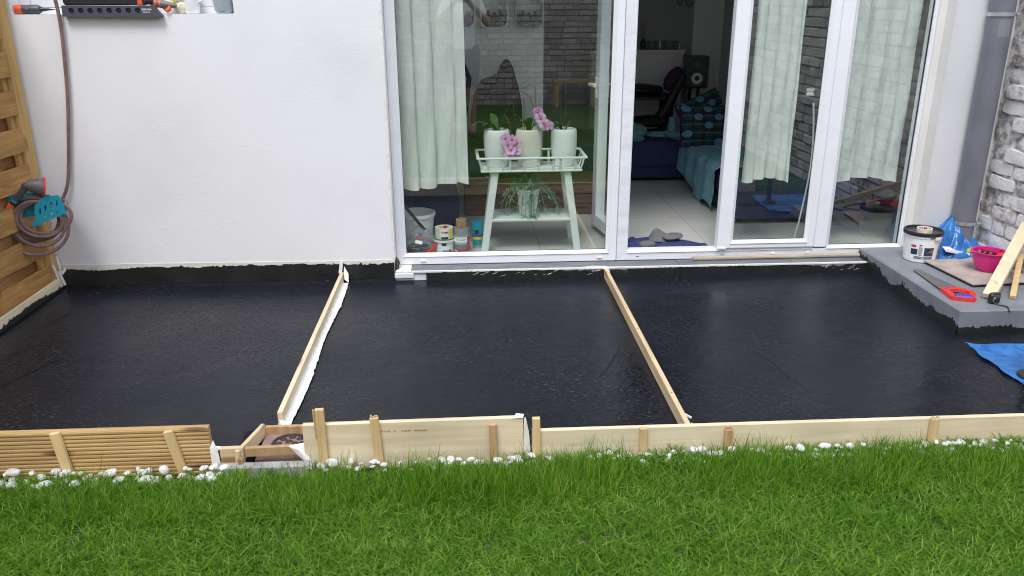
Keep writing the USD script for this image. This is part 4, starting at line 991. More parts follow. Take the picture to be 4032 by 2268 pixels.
obj('grip', [tube([(-1.655, 4.862, 1.628), (-1.64, 4.86, 1.61), (-1.63, 4.858, 1.5965)], [.014, .013, .012], 12)], 'dark_grey_plastic', gn, smooth=40)
obj('trigger', [tube([(-1.612, 4.85, 1.618), (-1.618, 4.845, 1.603), (-1.632, 4.842, 1.592)], [.010, .012, .011], 10)], 'orange_plastic', gn, smooth=40)
gv = thing('garden_gloves', 'pair of cream garden gloves with yellow cuffs behind the spray gun', 'gloves', (-1.58, 4.90, ZL))
obj('glove', blob((-1.565, 4.905, 1.612), (.045, .028, .030), 3, .3, 1.6, 4), 'tape_cream', gv, smooth=True)
obj('glove', blob((-1.575, 4.912, 1.652), (.05, .025, .016), 3, .3, 1.6, 9), 'tape_cream', gv, smooth=True)
obj('cuff', [box(-1.66, -1.60, 4.885, 4.915, 1.633, 1.644, .004), blob((-1.612, 4.89, 1.628), (.02, .012, .007), 2, .2)], 'yellow_plastic', gv)
jg = thing('jug', 'white jug with small handle on the niche ledge', 'jug', (-1.505, 4.895, ZL))
obj('body', lathe([(.0, .001), (.035, .001), (.039, .01), (.041, .06), (.044, .11), (.040, .11), (.037, .06), (.034, .012), (0, .01)], (-1.505, 4.895, ZL), 28), 'white_plastic', jg, smooth=40)
obj('handle', tube([(-1.468, 4.885, 1.64), (-1.448, 4.88, 1.645), (-1.438, 4.88, 1.665), (-1.455, 4.885, 1.685)], .006, 8), 'white_plastic', jg, smooth=True)
vs_ = thing('planter_vase', 'grey green ribbed vase at the right end of the niche ledge', 'vase', (-1.335, 4.895, ZL))
obj('body', lathe([(.0, .001), (.038, .001), (.042, .006)] + [(.043 + .018 * (z / .15) ** .7 + (.0011 if k % 2 else 0), z) for k, z in enumerate(np.linspace(.012, .16, 44))] + [(.055, .16), (.05, .08), (.0, .06)], (-1.335, 4.895, ZL), 30), 'tin_grey', vs_, smooth=40)

# ================================================================== ON THE GREY PLATFORM
bk = thing('paint_bucket', 'white plastic bucket with black lid and printed label on the grey platform', 'bucket', (2.775, 4.675, PZ))
bc = (2.775, 4.675, PZ); TP = .075
obj('body', lathe([(0, .001), (.098, .001), (.1035, .005), (.105, .012), (.105 + TP * .155, .155), (.121, .157), (.122, .174), (.118, .174)], bc, 48), 'white_plastic', bk, smooth=40)
obj('lid', lathe([(.119, .168), (.125, .168), (.1265, .173), (.1265, .186), (.123, .191), (.117, .191), (.113, .186), (.112, .179), (0, .178)], bc, 48), 'black_plastic', bk, smooth=40)
lab = obj('label', patch(bc, .1052, -62, 18, .022, .128, 18, .0006, TP), 'paper_white', bk)
obj('picture', patch(bc, .1060, -19, 13, .047, .100, 10, .0006, TP), 'print_navy', bk)
gm = trimesh.creation.extrude_polygon(sg.Polygon([(0, .047), (.056, .047), (.056, .092), (.048, .088), (.034, .083), (.022, .071), (.010, .066), (0, .067)]), .0006, engine='earcut')
v = np.array(gm.vertices); a = np.radians(-18.6) + v[:, 0] / .1075 * 1.03; rr = .1068 + TP * v[:, 1] + v[:, 2]
obj('picture_ground', (np.stack([bc[0] + rr * np.sin(a), bc[1] - rr * np.cos(a), bc[2] + v[:, 1]], 1), np.array(gm.faces)), 'photo_ground', bk)
obj('grey_band', patch(bc, .1060, -50, 13, .026, .043, 14, .0006, TP), 'print_slate', bk)
obj('side_picture', patch(bc, .1060, -62, -40, .052, .088, 6, .0006, TP), 'print_navy', bk)
obj('side_picture', patch(bc, .1060, -62, -46, .098, .112, 6, .0006, TP), 'print_red', bk)
tl = [patch(bc, .1066, -37, -37 + rng.uniform(9, 14), z, z + .003, 4, .0004, TP) for z in np.arange(.050, .098, .0068)]
tl += [patch(bc, .1066, -36, -27, .110, .117, 5, .0004, TP)]
obj('small_print', tl, 'print_text', bk)
tl = [patch(bc, .1056, 33, 33 + rng.uniform(24, 40), z, z + .0028, 8, .0004, TP) for z in np.arange(.020, .125, .0078)]
obj('small_print', tl, 'print_text', bk)
obj('red_line', patch(bc, .1057, 33, 70, .0722, .0748, 8, .0005, TP), 'print_red', bk)
obj('emblem', [tube([(bc[0] + (.1085) * math.sin(math.radians(-22) + .006 / .108 * math.cos(t) * 1.0), bc[1] - .1085 * math.cos(math.radians(-22) + .006 / .108 * math.cos(t)), bc[2] + .0345 + .006 * math.sin(t)) for t in np.linspace(0, 2 * PI, 17)[:-1]], .0012, 5, closed=True), patch(bc, .1068, -23.5, -20.5, .0333, .0357, 4, .0006, TP)], 'paper_white', bk)
obj('lug', hull([(bc[0] + r_ * math.sin(a_), bc[1] - r_ * math.cos(a_), bc[2] + z_) for a_ in np.radians([8, 14, 20, 26, 30]) for r_ in (.1205, .128) for z_ in (.150, .168)]), 'white_plastic', bk)
hd = [(bc[0] + .128 * math.sin(t) , bc[1] - .126 * math.cos(t), bc[2] + .155 - .058 * math.sin((t - .45) / 2.3 * PI) ) for t in np.linspace(.45, 2.75, 26)]
obj('wire_handle', tube(hd, .0018, 6), 'galvanised', bk, smooth=True)
obj('paint_drip', [patch(bc, .1216, 16, 24, .150, .172, 4, .0012), patch(bc, .1216, -8, 16, .1585, .1640, 8, .0012)], 'bitumen_brushed', bk)
UsdGeom.Xform(stage.GetPrimAtPath(bk)).AddScaleOp().Set(Gf.Vec3f(.90, .90, 1.0))
tr = thing('masking_tape_roll', 'cream roll of masking tape with red and blue core on the bucket lid', 'tape roll', (2.758, 4.64, PZ + .178))
tc = (2.758, 4.64, PZ + .1785)
obj('roll', lathe([(.040, 0), (.050, 0), (.0505, .002), (.0505, .030), (.050, .032), (.0408, .032)], tc, 44), 'tape_cream', tr, smooth=40)
obj('core', lathe([(.0408, .0), (.0408, .0315), (.0395, .0315), (.0395, .0)], tc, 44), 'paper_white', tr, smooth=40)
obj('core_print', [patch(tc, .0388, a_, a_ + w_, .006, .027, 8, .0006) for a_, w_ in ((128, 34), (188, 36), (250, 30), (60, 40))], 'print_red', tr)
obj('core_print', [patch(tc, .0388, a_, a_ + w_, .004, .029, 4, .0006) for a_, w_ in ((170, 9), (230, 11))], 'print_blue', tr)
obj('loose_end', [hull([(tc[0] + .006, tc[1] - .0505, tc[2] + .024), (tc[0] + .0, tc[1] - .053, tc[2] + .022), (tc[0] - .03, tc[1] - .056, tc[2] + .004), (tc[0] - .034, tc[1] - .05, tc[2] + .001), (tc[0] - .018, tc[1] - .0535, tc[2] + .001)])], 'tape_cream', tr)

UsdGeom.Xform(stage.GetPrimAtPath(tr)).AddScaleOp().Set(Gf.Vec3f(.88, .88, .95))
hb = thing('hardboard_sheet', 'brown hardboard sheet lying raised on the grey platform', 'board', (2.93, 4.37, PZ + .02))
obj('sheet', poly_plate([(2.752, 4.585), (2.790, 4.135), (3.185, 4.165), (3.150, 4.625)], .139, .1455), 'hardboard', hb)
obj('paint_spot', [lathe([(0, .0005), (r_, .0003), (r_ * 1.05, 0)], (x_, y_, .1457), 7) for x_, y_, r_ in [(rng.uniform(2.80, 3.1), rng.uniform(4.18, 4.58), rng.uniform(.0012, .003)) for _ in range(11)]], 'tape_white', hb)
obj('wooden_spacer', box(2.84, 3.12, 4.30, 4.36, PZ + .0005, .1388, .001), 'stake_old_z', label='wooden slat hidden under the raised hardboard', cat='slat')

bw_ = thing('mixing_bowl', 'pink plastic mixing bowl with pouring lip on the hardboard', 'bowl', (3.012, 4.355, .146))
cb = (3.012, 4.372, .1457)
obj('bowl', lathe([(0, .002), (.050, .001), (.054, .004), (.053, .008), (.064, .022), (.080, .052), (.0875, .085), (.0905, .112), (.0985, .114), (.099, .118), (.090, .119), (.0875, .117), (.084, .085), (.076, .052), (.06, .022), (.0, .010)], cb, 48), 'pink_plastic', bw_, smooth=40)
obj('pouring_lip', hull([(cb[0] - .085, cb[1] - .035, cb[2] + .113), (cb[0] - .085, cb[1] + .035, cb[2] + .113), (cb[0] - .121, cb[1] - .012, cb[2] + .121), (cb[0] - .121, cb[1] + .012, cb[2] + .121), (cb[0] - .086, cb[1] - .035, cb[2] + .117), (cb[0] - .086, cb[1] + .035, cb[2] + .117), (cb[0] - .119, cb[1], cb[2] + .125)]), 'pink_plastic', bw_)
obj('grip_lip', hull([(cb[0] + .08, cb[1] - .03, cb[2] + .112), (cb[0] + .08, cb[1] + .03, cb[2] + .112), (cb[0] + .115, cb[1] - .02, cb[2] + .105), (cb[0] + .115, cb[1] + .02, cb[2] + .105), (cb[0] + .08, cb[1] - .03, cb[2] + .1175), (cb[0] + .08, cb[1] + .03, cb[2] + .1175), (cb[0] + .115, cb[1], cb[2] + .11)]), 'pink_plastic', bw_)
obj('dark_residue', [blob((cb[0] - .01 + .03 * k, cb[1] + .066 - .01 * k, cb[2] + .085 - .004 * k), (.03, .014, .022), 2, .25, 2, k) for k in range(3)] + [lathe([(0, .03), (.066, .031)], cb, 24)], 'dark_red_stain', bw_, smooth=True)
sp_ = thing('spatula', 'red spatula resting in the pink bowl', 'spatula', (3.08, 4.35, .25))
obj('blade', beam((cb[0] + .02, cb[1] - .02, cb[2] + .085), (cb[0] + .10, cb[1] - .028, cb[2] + .125), .03, .006, (0, 1, 0)), 'red_plastic', sp_)
obj('handle', tube([(cb[0] + .015, cb[1] - .02, cb[2] + .082), (cb[0] - .02, cb[1] - .01, cb[2] + .06)], .007, 8), 'dark_red_stain', sp_)

saw = thing('hand_saw', 'hand saw with steel blade and red and blue handle on the platform edge', 'saw', (2.65, 4.15, PZ))
bl = np.array([(2.616, 4.449), (2.651, 4.447), (2.704, 4.078), (2.676, 4.06), (2.584, 4.086)])
tooth = []
A, B = np.array([2.584, 4.086]), np.array([2.616, 4.449])
for k in range(60):
    q = A + (B - A) * (k / 60); tooth += [tuple(q), tuple(A + (B - A) * ((k + .5) / 60) + np.array([-.0018, 0]))]
obj('blade', poly_plate([(2.651, 4.447), (2.704, 4.078), (2.676, 4.05), (2.60, 4.06)] + tooth + [(2.616, 4.449)], PZ + .0085, PZ + .0097), 'saw_steel', saw)
hp_ = [(2.580, 4.098), (2.600, 4.104), (2.666, 4.106), (2.722, 4.044), (2.716, 3.985), (2.674, 3.918), (2.655, 3.914), (2.570, 3.950), (2.562, 3.962), (2.572, 4.04)]
hole_ = [(2.606, 4.062), (2.652, 4.068), (2.694, 4.03), (2.690, 3.998), (2.662, 3.966), (2.600, 3.994)]
hm = manifold3d.CrossSection([np.array(hp_[::-1])]) - manifold3d.CrossSection([np.array(hole_[::-1])])
hm = hm.offset(.004, manifold3d.JoinType.Round, 2, 24).offset(-.004, manifold3d.JoinType.Round, 2, 24)
obj('handle', hm.extrude(.021).translate((0, 0, PZ + .001)), 'red_plastic', saw)
obj('grip', [beam((2.672, 3.936, PZ + .0115), (2.584, 3.970, PZ + .0115), .044, .034, (0, 1, 0), .008)], 'blue_grip', saw)
obj('grip_inlay', [beam((2.600, 4.078, PZ + .0225), (2.618, 4.09, PZ + .0225), .012, .004, (0, 1, 0), .001)], 'blue_grip', saw)

bm = thing('timber_beam', 'pale planed timber beam sloping up to the right over the platform', 'timber', (2.76, 3.93, PZ))
d_ = np.array([3.10, 4.27, .375]) - np.array([2.745, 3.935, .142]); d_ /= np.linalg.norm(d_)
p0_ = np.array([2.758, 3.942, .146]); p1_ = np.array([3.185, 4.345, .425])
obj('beam', beam(p0_, p1_, .064, .030, (.69, -.72, 0), .002), 'pine_pale_y', bm)
tl_ = thing('timber_offcut', 'short brown timber piece leaning at the right edge of the platform', 'timber', (2.9, 3.95, PZ))
obj('offcut', beam((2.893, 3.945, .136), (3.12, 4.26, .27), .030, .022, (.8, -.6, 0), .002), 'stake_z', tl_)
tm = thing('tape_measure', 'black tape measure with yellow button and strap at the end of the beam', 'tape measure', (2.735, 3.915, PZ))
Rt = rotm([0, 0, 1], 8)
obj('case', obox((2.757, 3.895, PZ + .030), (.062, .030, .056), Rt, .008), 'black_plastic', tm)
obj('case_ridge', [obox((2.757, 3.8785, PZ + .042), (.046, .003, .018), Rt, .001), obox((2.757, 3.895, PZ + .0585), (.036, .018, .003), Rt, .001)], 'dark_grey_plastic', tm)
obj('button', [blob((2.747, 3.878, PZ + .034), (.0055, .004, .0055), 2, .03), obox((2.743, 3.8785, PZ + .022), (.006, .003, .008), Rt, .001)], 'yellow_plastic', tm, smooth=True)
obj('strap', tube(spline([(2.745, 3.876, PZ + .012), (2.765, 3.86, PZ + .004), (2.782, 3.842, PZ + .004), (2.788, 3.822, PZ + .005), (2.780, 3.805, PZ + .006), (2.779, 3.794, PZ - .004), (2.785, 3.792, PZ - .010)], 24), .0035, 7), 'black_plastic', tm, smooth=True)

# crumpled blue plastic sheet against the wall
def crumple(v, amp, f, seed):
    n1 = np.abs(meshkit.fbm(v * f + seed, 3, seed) - .5) * 2
    return amp * (n1 - .25)
bg = thing('blue_plastic_bag', 'crumpled blue plastic sheeting heaped against the wall behind the bucket', 'plastic sheet', (2.99, 4.80, PZ))
def heap(c, peak, rad, h, seed, folds=7):
    """a sheet thrown over a heap: sloping gores with sharp radial folds"""
    r_ = np.random.default_rng(seed); ph = r_.uniform(0, 6.28, 6)
    def fn(u, v):
        th = u * 2 * PI; t = v
        R_ = 1 + .22 * np.sin(2 * th + ph[0]) + .13 * np.sin(3 * th + ph[1]) + .06 * np.sin(7 * th + ph[2])
        k = np.abs(np.sin(folds / 2 * th + ph[3] + .9 * np.sin(3 * t + ph[4])))
        k2 = np.abs(np.sin(folds * .9 * th + ph[5] - 2.2 * t))
        rr = t * R_ * (1 + .10 * (k - .5) * t)
        x = c[0] + (peak[0] - c[0]) * (1 - t) + rad[0] * rr * np.cos(th); y = c[1] + (peak[1] - c[1]) * (1 - t) + rad[1] * rr * np.sin(th)
        z = h * (1 - t ** 1.15) * (.92 + .08 * np.cos(th * 2 + ph[1])) + h * .30 * (k - .45) * t * (1 - t) * 2 + h * .16 * (k2 - .45) * np.sqrt(t) * (1 - t)
        p = np.stack([x * 30, y * 30, z * 30], 1)
        f = np.abs(meshkit.fbm(p, 3, seed) - .5)
        z = z + .03 * (f - .1) * (1 - t * .5)
        return np.stack([x, np.minimum(y, 4.845), PZ + .004 + np.maximum(z, .002 + .012 * f)], 1)
    return grid(140, 46, fn)
obj('sheet', heap((3.005, 4.77), (3.03, 4.81), (.235, .14), .25, 4), 'blue_film', bg, smooth=35)
obj('sheet', heap((3.06, 4.70), (3.06, 4.74), (.15, .10), .125, 9), 'blue_film', bg, smooth=35)
ty_ = thing('white_tray', 'white plastic tray edge sticking out of the blue sheeting', 'tray', (3.0, 4.70, PZ + .03))
obj('tray', [obox((2.985, 4.67, PZ + .060), (.16, .09, .006), rotm([0, 1, 0], 12) @ rotm([1, 0, 0], 14), .002), obox((2.985, 4.628, PZ + .052), (.16, .006, .02), rotm([0, 1, 0], 12), .002)], 'white_plastic', ty_)
yg = thing('yellow_glove', 'lime yellow rubber glove lying on the blue sheeting', 'glove', (3.06, 4.66, PZ + .02))
obj('glove', [blob((3.045, 4.655, PZ + .045), (.055, .022, .017), 3, .25, 2, 5, rotm([0, 1, 0], -14))], 'lime_yellow', yg, smooth=True)
obj('finger', [tube(spline([(3.01, 4.652, PZ + .035), (2.985, 4.645 - .006 * k, PZ + .028 - .002 * k), (2.962, 4.64 - .012 * k, PZ + .024)], 8), [.009, .009, .009, .009, .0085, .008, .007, .004], 8) for k in range(3)], 'lime_yellow', yg, smooth=True)

pl_ = thing('wooden_pole', 'long round wooden pole lying on the sill below the casement', 'pole', (1.98, 4.92, .075))
xp = np.linspace(1.428, 2.518, 26)
obj('pole', tube(np.stack([xp, 4.9255 + .0016 * np.sin(xp * 7), .0655 + .0135 + .0008 * np.sin(xp * 11)], 1), .0132 + .0006 * np.sin(xp * 19), 16), 'pole_x', pl_, smooth=40)
obj('sawn_end', cyl((1.4275, 4.9255, .0795), (1.4262, 4.9255, .0795), .0122, n=16), 'stake_z', pl_)

# blue film on the terrace floor and the dark post foot beside it
bs = thing('blue_plastic_sheet', 'flat blue plastic sheet spread on the black floor at the right edge', 'plastic sheet', (2.7, 3.4, .0))
corner = np.array([2.466, 3.602]); e1 = np.array([3.15, 3.60]); e2 = np.array([2.462, 3.235])
def sheet_fn(u, v):
    x = corner[0] + u * .72 ; y = 3.60 - v * .62
    x = x + (v - .0) * 0.0 + .008 * np.sin(v * 23) * (u < .02) - .03 * np.exp(-((v - .0) / .06) ** 2) * (u < .1) + .06 * np.clip(v - .62, 0, 1) * (1 - u)
    p = np.stack([x * 9, y * 9, 0 * x], 1)
    z = .010 + .022 * np.abs(meshkit.fbm(p, 4, 17) - .5) + .018 * np.exp(-((u * .72) ** 2 + (v * .62) ** 2) / .0025) + .010 * (v < .03)
    return np.stack([x, y + .006 * np.sin(x * 15) * (v < .02), z], 1)
obj('sheet', slab_sheet(80, 70, sheet_fn, .0025), 'blue_film', bs, smooth=50)
tlg = thing('parasol_stand', 'dark metal stand tube at the right edge of the picture', 'stand', (2.545, 3.25, 0))
obj('tube', cyl((2.545, 3.25, .005), (2.545, 3.25, .36), .021, n=20), 'black_plastic', tlg, smooth=40)
obj('collar', lathe([(.0, .36), (.026, .36), (.026, .33), (.024, .325), (.021, .325)], (2.545, 3.25, 0), 20), 'mid_grey_plastic', tlg, smooth=40)
obj('foot', [lathe([(0, .028), (.05, .028), (.056, .024), (.058, .018), (.058, .012), (0, .012)], (2.55, 3.25, 0), 24)], 'black_plastic', tlg, smooth=40)
obj('cable', tube(spline([(2.522, 3.25, .33), (2.505, 3.245, .30), (2.512, 3.24, .26), (2.528, 3.238, .24)], 14), .003, 6), 'pale_grey_plastic', tlg, smooth=True)

# ================================================================== BEHIND THE LEFT WINDOW
def curtain(name, label, x0a, x1a, x0b, x1b, zb, folds, seed, y=5.09, sag=.02):
    r = np.random.default_rng(seed); ph = r.uniform(0, 6.28, 4)
    def fn(u, v):
        z = 2.2 - v * (2.2 - zb)
        a = x0a + (x0b - x0a) * v; b = x1a + (x1b - x1a) * v
        w = u + .012 * np.sin(u * folds * 2 * PI + ph[0]) + .02 * np.sin(u * 9 + ph[3])
        k = np.sin(w * folds * 2 * PI + ph[1] + .35 * np.sin(v * 2.1 + u * 5))
        yy = y + .030 * np.sign(k) * np.abs(k) ** .6 * (.75 + .3 * np.sin(u * 7 + ph[2])) + .008 * np.sin(v * 17 + u * 31) * v
        x = a + (b - a) * u + .018 * np.cos(w * folds * 2 * PI + ph[1])
        z = z + sag * v ** 6 * np.sin(u * 5 + ph[3]) + .004 * v ** 8 * np.sin(u * folds * 2 * PI)
        return np.stack([x, yy, z], 1)
    c = thing(name, label, 'curtain', ((x0b + x1b) / 2, y, zb), 'pale linen curtains')
    V_, F_ = grid(190, 60, fn)
    obj('cloth', (V_, F_), 'curtain_linen', c, smooth=True)
    W_ = [fn(np.linspace(0, 1, 190), np.full(190, q)) for q in (1.0, .972)]
    strip = np.vstack(W_); n_ = 190
    strip[:, 1] -= .0012
    Fs = np.vstack([[(i, i + 1, n_ + i + 1), (i, n_ + i + 1, n_ + i)] for i in range(n_ - 1)])
    obj('hem', (strip, Fs), 'curtain_linen', c, smooth=True)
curtain('curtain', 'pale curtain hanging at the left of the left window', -.42, -.015, -.42, .0, .540, 3.6, 3)
curtain('curtain', 'pale curtain behind the casement beside the doorway', 1.752, 2.06, 1.745, 2.06, .545, 4.6, 8)
curtain('curtain', 'pale curtain behind the right fixed window', 2.375, 2.752, 2.382, 2.757, .535, 3.5, 14)

st = thing('plant_stand', 'mint white wooden plant stand with railed tray and lower shelf', 'plant stand', (.405, 5.22, .1))
def zy(z):
    t = (z - .1) / .52
    return t
for (xb, xt, yb, yt) in ((.100, .176, 5.085, 5.110), (.705, .632, 5.085, 5.110), (.112, .176, 5.375, 5.335), (.700, .632, 5.375, 5.335)):
    obj('leg', beam((xb, yb, .101), (xt, yt, .622), .046, .024, (1, 0, 0), .003), 'mint_paint', st)
obj('shelf', [box(.135, .672, 5.085, 5.375, .300, .316, .003)], 'mint_paint', st)
obj('tray_bottom', [box(.084, .726, 5.075, 5.375, .622, .634, .003)], 'mint_paint', st)
for a, b in (((.066, 5.062, .712), (.748, 5.062, .712)), ((.060, 5.385, .712), (.746, 5.385, .712)), ((.068, 5.062, .712), (.062, 5.385, .712)), ((.746, 5.062, .712), (.744, 5.385, .712))):
    obj('rail', beam(a, b, .012, .020, (0, 0, 1), .003), 'mint_paint', st)
for k, x in enumerate((.132, .225, .268, .358, .448, .540, .585, .677)):
    obj('spindle', beam((x, 5.080, .634), (x + .004 * (x - .4), 5.064, .708), .016, .009, (1, 0, 0), .002), 'mint_paint', st)
    obj('spindle', beam((x, 5.370, .634), (x, 5.384, .708), .016, .009, (1, 0, 0), .002), 'mint_paint', st)
for x in (.078, .735):
    for y in (5.12, 5.21, 5.30):
        obj('spindle', beam((.09 if x < .4 else .722, y, .634), (x - .01 if x < .4 else x + .008, y, .708), .016, .009, (0, 1, 0), .002), 'mint_paint', st)

def leaf(base, tip, w, arch, mat='orchid_leaf', n=9):
    base, tip = np.array(base, float), np.array(tip, float); d = tip - base; s = np.cross(d, [0, 0, 1.]); s /= np.linalg.norm(s) + 1e-9
    V_ = []
    for t in np.linspace(0, 1, n):
        q = base + d * t + np.array([0, 0, arch * math.sin(PI * t)]); ww = w * math.sin(PI * min(.97, .12 + .86 * t)) ** .7 / 2
        V_ += [q - s * ww + np.array([0, 0, ww * .25]), q, q + s * ww + np.array([0, 0, ww * .25])]
    F_ = []
    for i in range(n - 1):
        for k in range(2):
            p = i * 3 + k
            F_ += [(p, p + 1, p + 4), (p, p + 4, p + 3)]
    return np.array(V_), np.array(F_)
def petal_flower(c, r, seed, face=(0, -1, .1)):
    rr_ = np.random.default_rng(seed); f = np.array(face) + rr_.normal(0, .25, 3); f /= np.linalg.norm(f)
    u = np.cross(f, [0, 0, 1.]); u /= np.linalg.norm(u); w = np.cross(u, f)
    out = []
    for k in range(5):
        a = k * 2 * PI / 5 + PI / 2; dd = u * math.cos(a) + w * math.sin(a); tt = np.cross(f, dd); wd = .62 if k in (1, 4) else .46
        ring = []
        for s_, wt in ((0, .12), (.35, .8), (.7, 1.0), (1.0, .45)):
            for e in (-1, 0, 1):
                ring.append(np.array(c) + dd * r * s_ + tt * r * wd * wt * e + f * r * (.12 * (1 - abs(e)) + .1 * s_))
        F_ = [(i * 3 + j, i * 3 + j + 1, i * 3 + j + 4) for i in range(3) for j in range(2)] + [(i * 3 + j, i * 3 + j + 4, i * 3 + j + 3) for i in range(3) for j in range(2)]
        out.append((np.array(ring), np.array(F_)))
    return out, blob(np.array(c) + f * r * .25, (r * .2,) * 3, 1, .2)
potprof = [(0, .001), (.058, .001), (.063, .006), (.070, .03), (.079, .075), (.083, .13), (.084, .19), (.081, .225), (.074, .237), (.066, .238), (.064, .23), (.066, .21), (0, .20)]
def orchid(label, x, mat, leaves, stems, flowers, y=5.215):
    o = thing('orchid', label, 'potted orchid', (x, y, .634), 'orchids on the plant stand' if False else None)
    p = obj('pot', lathe([(r_, z_) for r_, z_ in potprof], (x, y, .6345), 40), mat, o, smooth=40)
    obj('soil', lathe([(0, .215), (.065, .213)], (x, y, .634), 20), 'soil_dark', p)
    for bx, tip, w, ar in leaves:
        obj('leaf', leaf((bx, y, .86), tip, w, ar), 'orchid_leaf', o, smooth=True)
    for s_ in stems:
        obj('stem', tube(spline(s_, 22), .0022, 6), 'bark', o, smooth=True)
    for k, (c_, r_) in enumerate(flowers):
        pt, ct = petal_flower(c_, r_, int(1000 * abs(x)) + k)
        fl = obj('flower', pt, 'orchid_petal', o, smooth=True)
        obj('flower_centre', ct, 'print_red', fl)
    return o
orchid('orchid in the left white pot with broad dark leaves and drooping pink flowers', .192, 'ceramic_white',
       [(.18, (.035, 5.19, .905), .06, .03), (.20, (.275, 5.20, 1.0), .055, .02), (.19, (.10, 5.14, .90), .05, .03), (.2, (.30, 5.22, .90), .05, .03), (.19, (.16, 5.30, .96), .05, .02)],
       [[(.215, 5.21, .86), (.235, 5.18, .97), (.262, 5.12, .93), (.276, 5.09, .85)]],
       [((.262 + a, 5.085 + b, .835 - c_), .034) for a, b, c_ in ((-.02, .01, .005), (.02, .0, .012), (-.005, -.01, .04), (.035, .005, .045), (.01, -.012, .075), (.045, 0, .075), (.005, -.005, .105), (.038, -.004, .105), (.048, .0, .03))])
orchid('orchid in the stained middle pot with arching stem of pink flowers', .395, 'ceramic_cream',
       [(.39, (.29, 5.20, .965), .05, .025), (.40, (.34, 5.13, .93), .05, .03), (.40, (.50, 5.16, .90), .05, .03), (.39, (.40, 5.14, .95), .045, .02)],
       [[(.37, 5.22, .86), (.365, 5.22, 1.0), (.364, 5.22, 1.06)], [(.41, 5.22, .86), (.44, 5.215, 1.0), (.435, 5.21, 1.10), (.425, 5.20, 1.14), (.38, 5.20, 1.135), (.35, 5.2, 1.125)], [(.40, 5.22, .86), (.30, 5.20, 1.05), (.335, 5.19, 1.11), (.385, 5.18, 1.09), (.415, 5.17, 1.03), (.45, 5.15, .97)]],
       [((.447, 5.14, .985), .034), ((.462, 5.135, .95), .036), ((.48, 5.13, .918), .036), ((.515, 5.13, .905), .032), ((.492, 5.125, .90), .03), ((.455, 5.14, .965), .03)])
orchid('orchid in the right white pot without flowers, tied to thin sticks', .620, 'ceramic_white',
       [(.61, (.53, 5.17, .905), .05, .02), (.63, (.675, 5.18, .93), .035, .02), (.60, (.545, 5.24, .90), .05, .025)],
       [[(.60, 5.22, .86), (.595, 5.22, 1.05), (.575, 5.21, 1.2)], [(.625, 5.22, .86), (.628, 5.22, 1.1), (.63, 5.22, 1.25)]], [])
tpn = thing('trailing_plant', 'grey green trailing plant in a white pot on the lower shelf', 'potted plant', (.395, 5.2, .316))
pt_ = obj('pot', lathe([(0, .001), (.052, .001), (.055, .005), (.073, .165), (.078, .168), (.078, .175), (.072, .175), (.068, .15), (0, .14)], (.39, 5.20, .3165), 36), 'ceramic_white', tpn, smooth=40)
prn = np.random.default_rng(77)
for k in range(46):
    a = prn.uniform(0, 2 * PI); ln = prn.uniform(.10, .22); dr_ = prn.uniform(.02, .24) if k > 10 else -prn.uniform(.05, .10)
    dx, dy = math.cos(a) * ln * (1 if k > 10 else .5), math.sin(a) * ln * .6
    if k in (12, 13, 14, 15):
        dx, dy, dr_ = (prn.uniform(-.03, .05), -.10, prn.uniform(.2, .30))
    P = spline([(.39, 5.20, .485), (.39 + dx * .45, 5.20 + dy * .5, .515 + (.03 if dr_ < 0 else 0)), (.39 + dx * .85, 5.20 + dy * .9, .49 - dr_ * .4), (.39 + dx, 5.20 + dy, .48 - dr_)], 14)
    P[:, 2] = np.maximum(P[:, 2], .322)
    ms = [tube(P, .0022, 4)]
    for q in range(2, 14):
        d = np.array([prn.normal(), prn.normal(), prn.normal() * .6]); d /= np.linalg.norm(d)
        ms.append(leaf(P[q], P[q] + d * prn.uniform(.026, .048), .0075, .006, n=4))
    obj('trailing_stem', ms, 'trailing_leaf', tpn)

# things on the floor at the left
wb = thing('white_tub', 'large white plastic tub in the left corner of the window', 'bucket', (-.36, 5.28, .1))
obj('tub', lathe([(0, .001), (.095, .001), (.10, .01), (.118, .20), (.128, .205), (.128, .225), (.122, .227), (.118, .21), (.10, .05), (0, .04)], (-.345, 5.28, .1005), 36), 'white_plastic', wb, smooth=40)
obj('handle_lug', obox((-.33, 5.147, .285), (.05, .006, .03), b=.002), 'white_plastic', wb)
br_ = thing('broom_handle', 'black stick leaning against the white tub behind the window', 'stick', (-.30, 5.12, .28))
obj('stick', tube([(-.28, 5.09, .255), (-.345, 5.10, .335), (-.44, 5.11, .46)], .010, 10), 'black_plastic', br_, smooth=True)
cbg = thing('clear_plastic_bag', 'clear crumpled plastic bag with dark granules on the floor', 'plastic bag', (-.31, 5.09, .1))
obj('granules', blob((-.325, 5.075, .133), (.075, .045, .036), 3, .25, 3, 3), 'dark_grey_plastic', cbg, smooth=True)
bgv = blob((-.305, 5.082, .175), (.092, .058, .085), 4, .38, 2.2, 12)
bgv[0][:, 2] = np.maximum(bgv[0][:, 2], .101)
obj('film', bgv, 'clear_plastic', cbg, smooth=40)
obj('paper_tag', obox((-.318, 5.018, .195), (.045, .001, .022), rotm([0, 1, 0], 12) @ rotm([1, 0, 0], -30), 0), 'paper_white', cbg)
obj('red_clip', blob((-.305, 5.025, .215), (.02, .008, .007), 2, .2), 'red_plastic', cbg, smooth=True)
rs = thing('sealant_gun', 'red metal sealant gun lying beside the clear bag', 'sealant gun', (-.25, 5.04, .1))
obj('frame_bar', tube([(-.285, 5.035, .108), (-.228, 5.04, .148), (-.205, 5.045, .185)], .009, 10), 'red_plastic', rs)
obj('trigger_bar', tube([(-.262, 5.03, .106), (-.222, 5.036, .135)], .004, 8), 'red_plastic', rs)
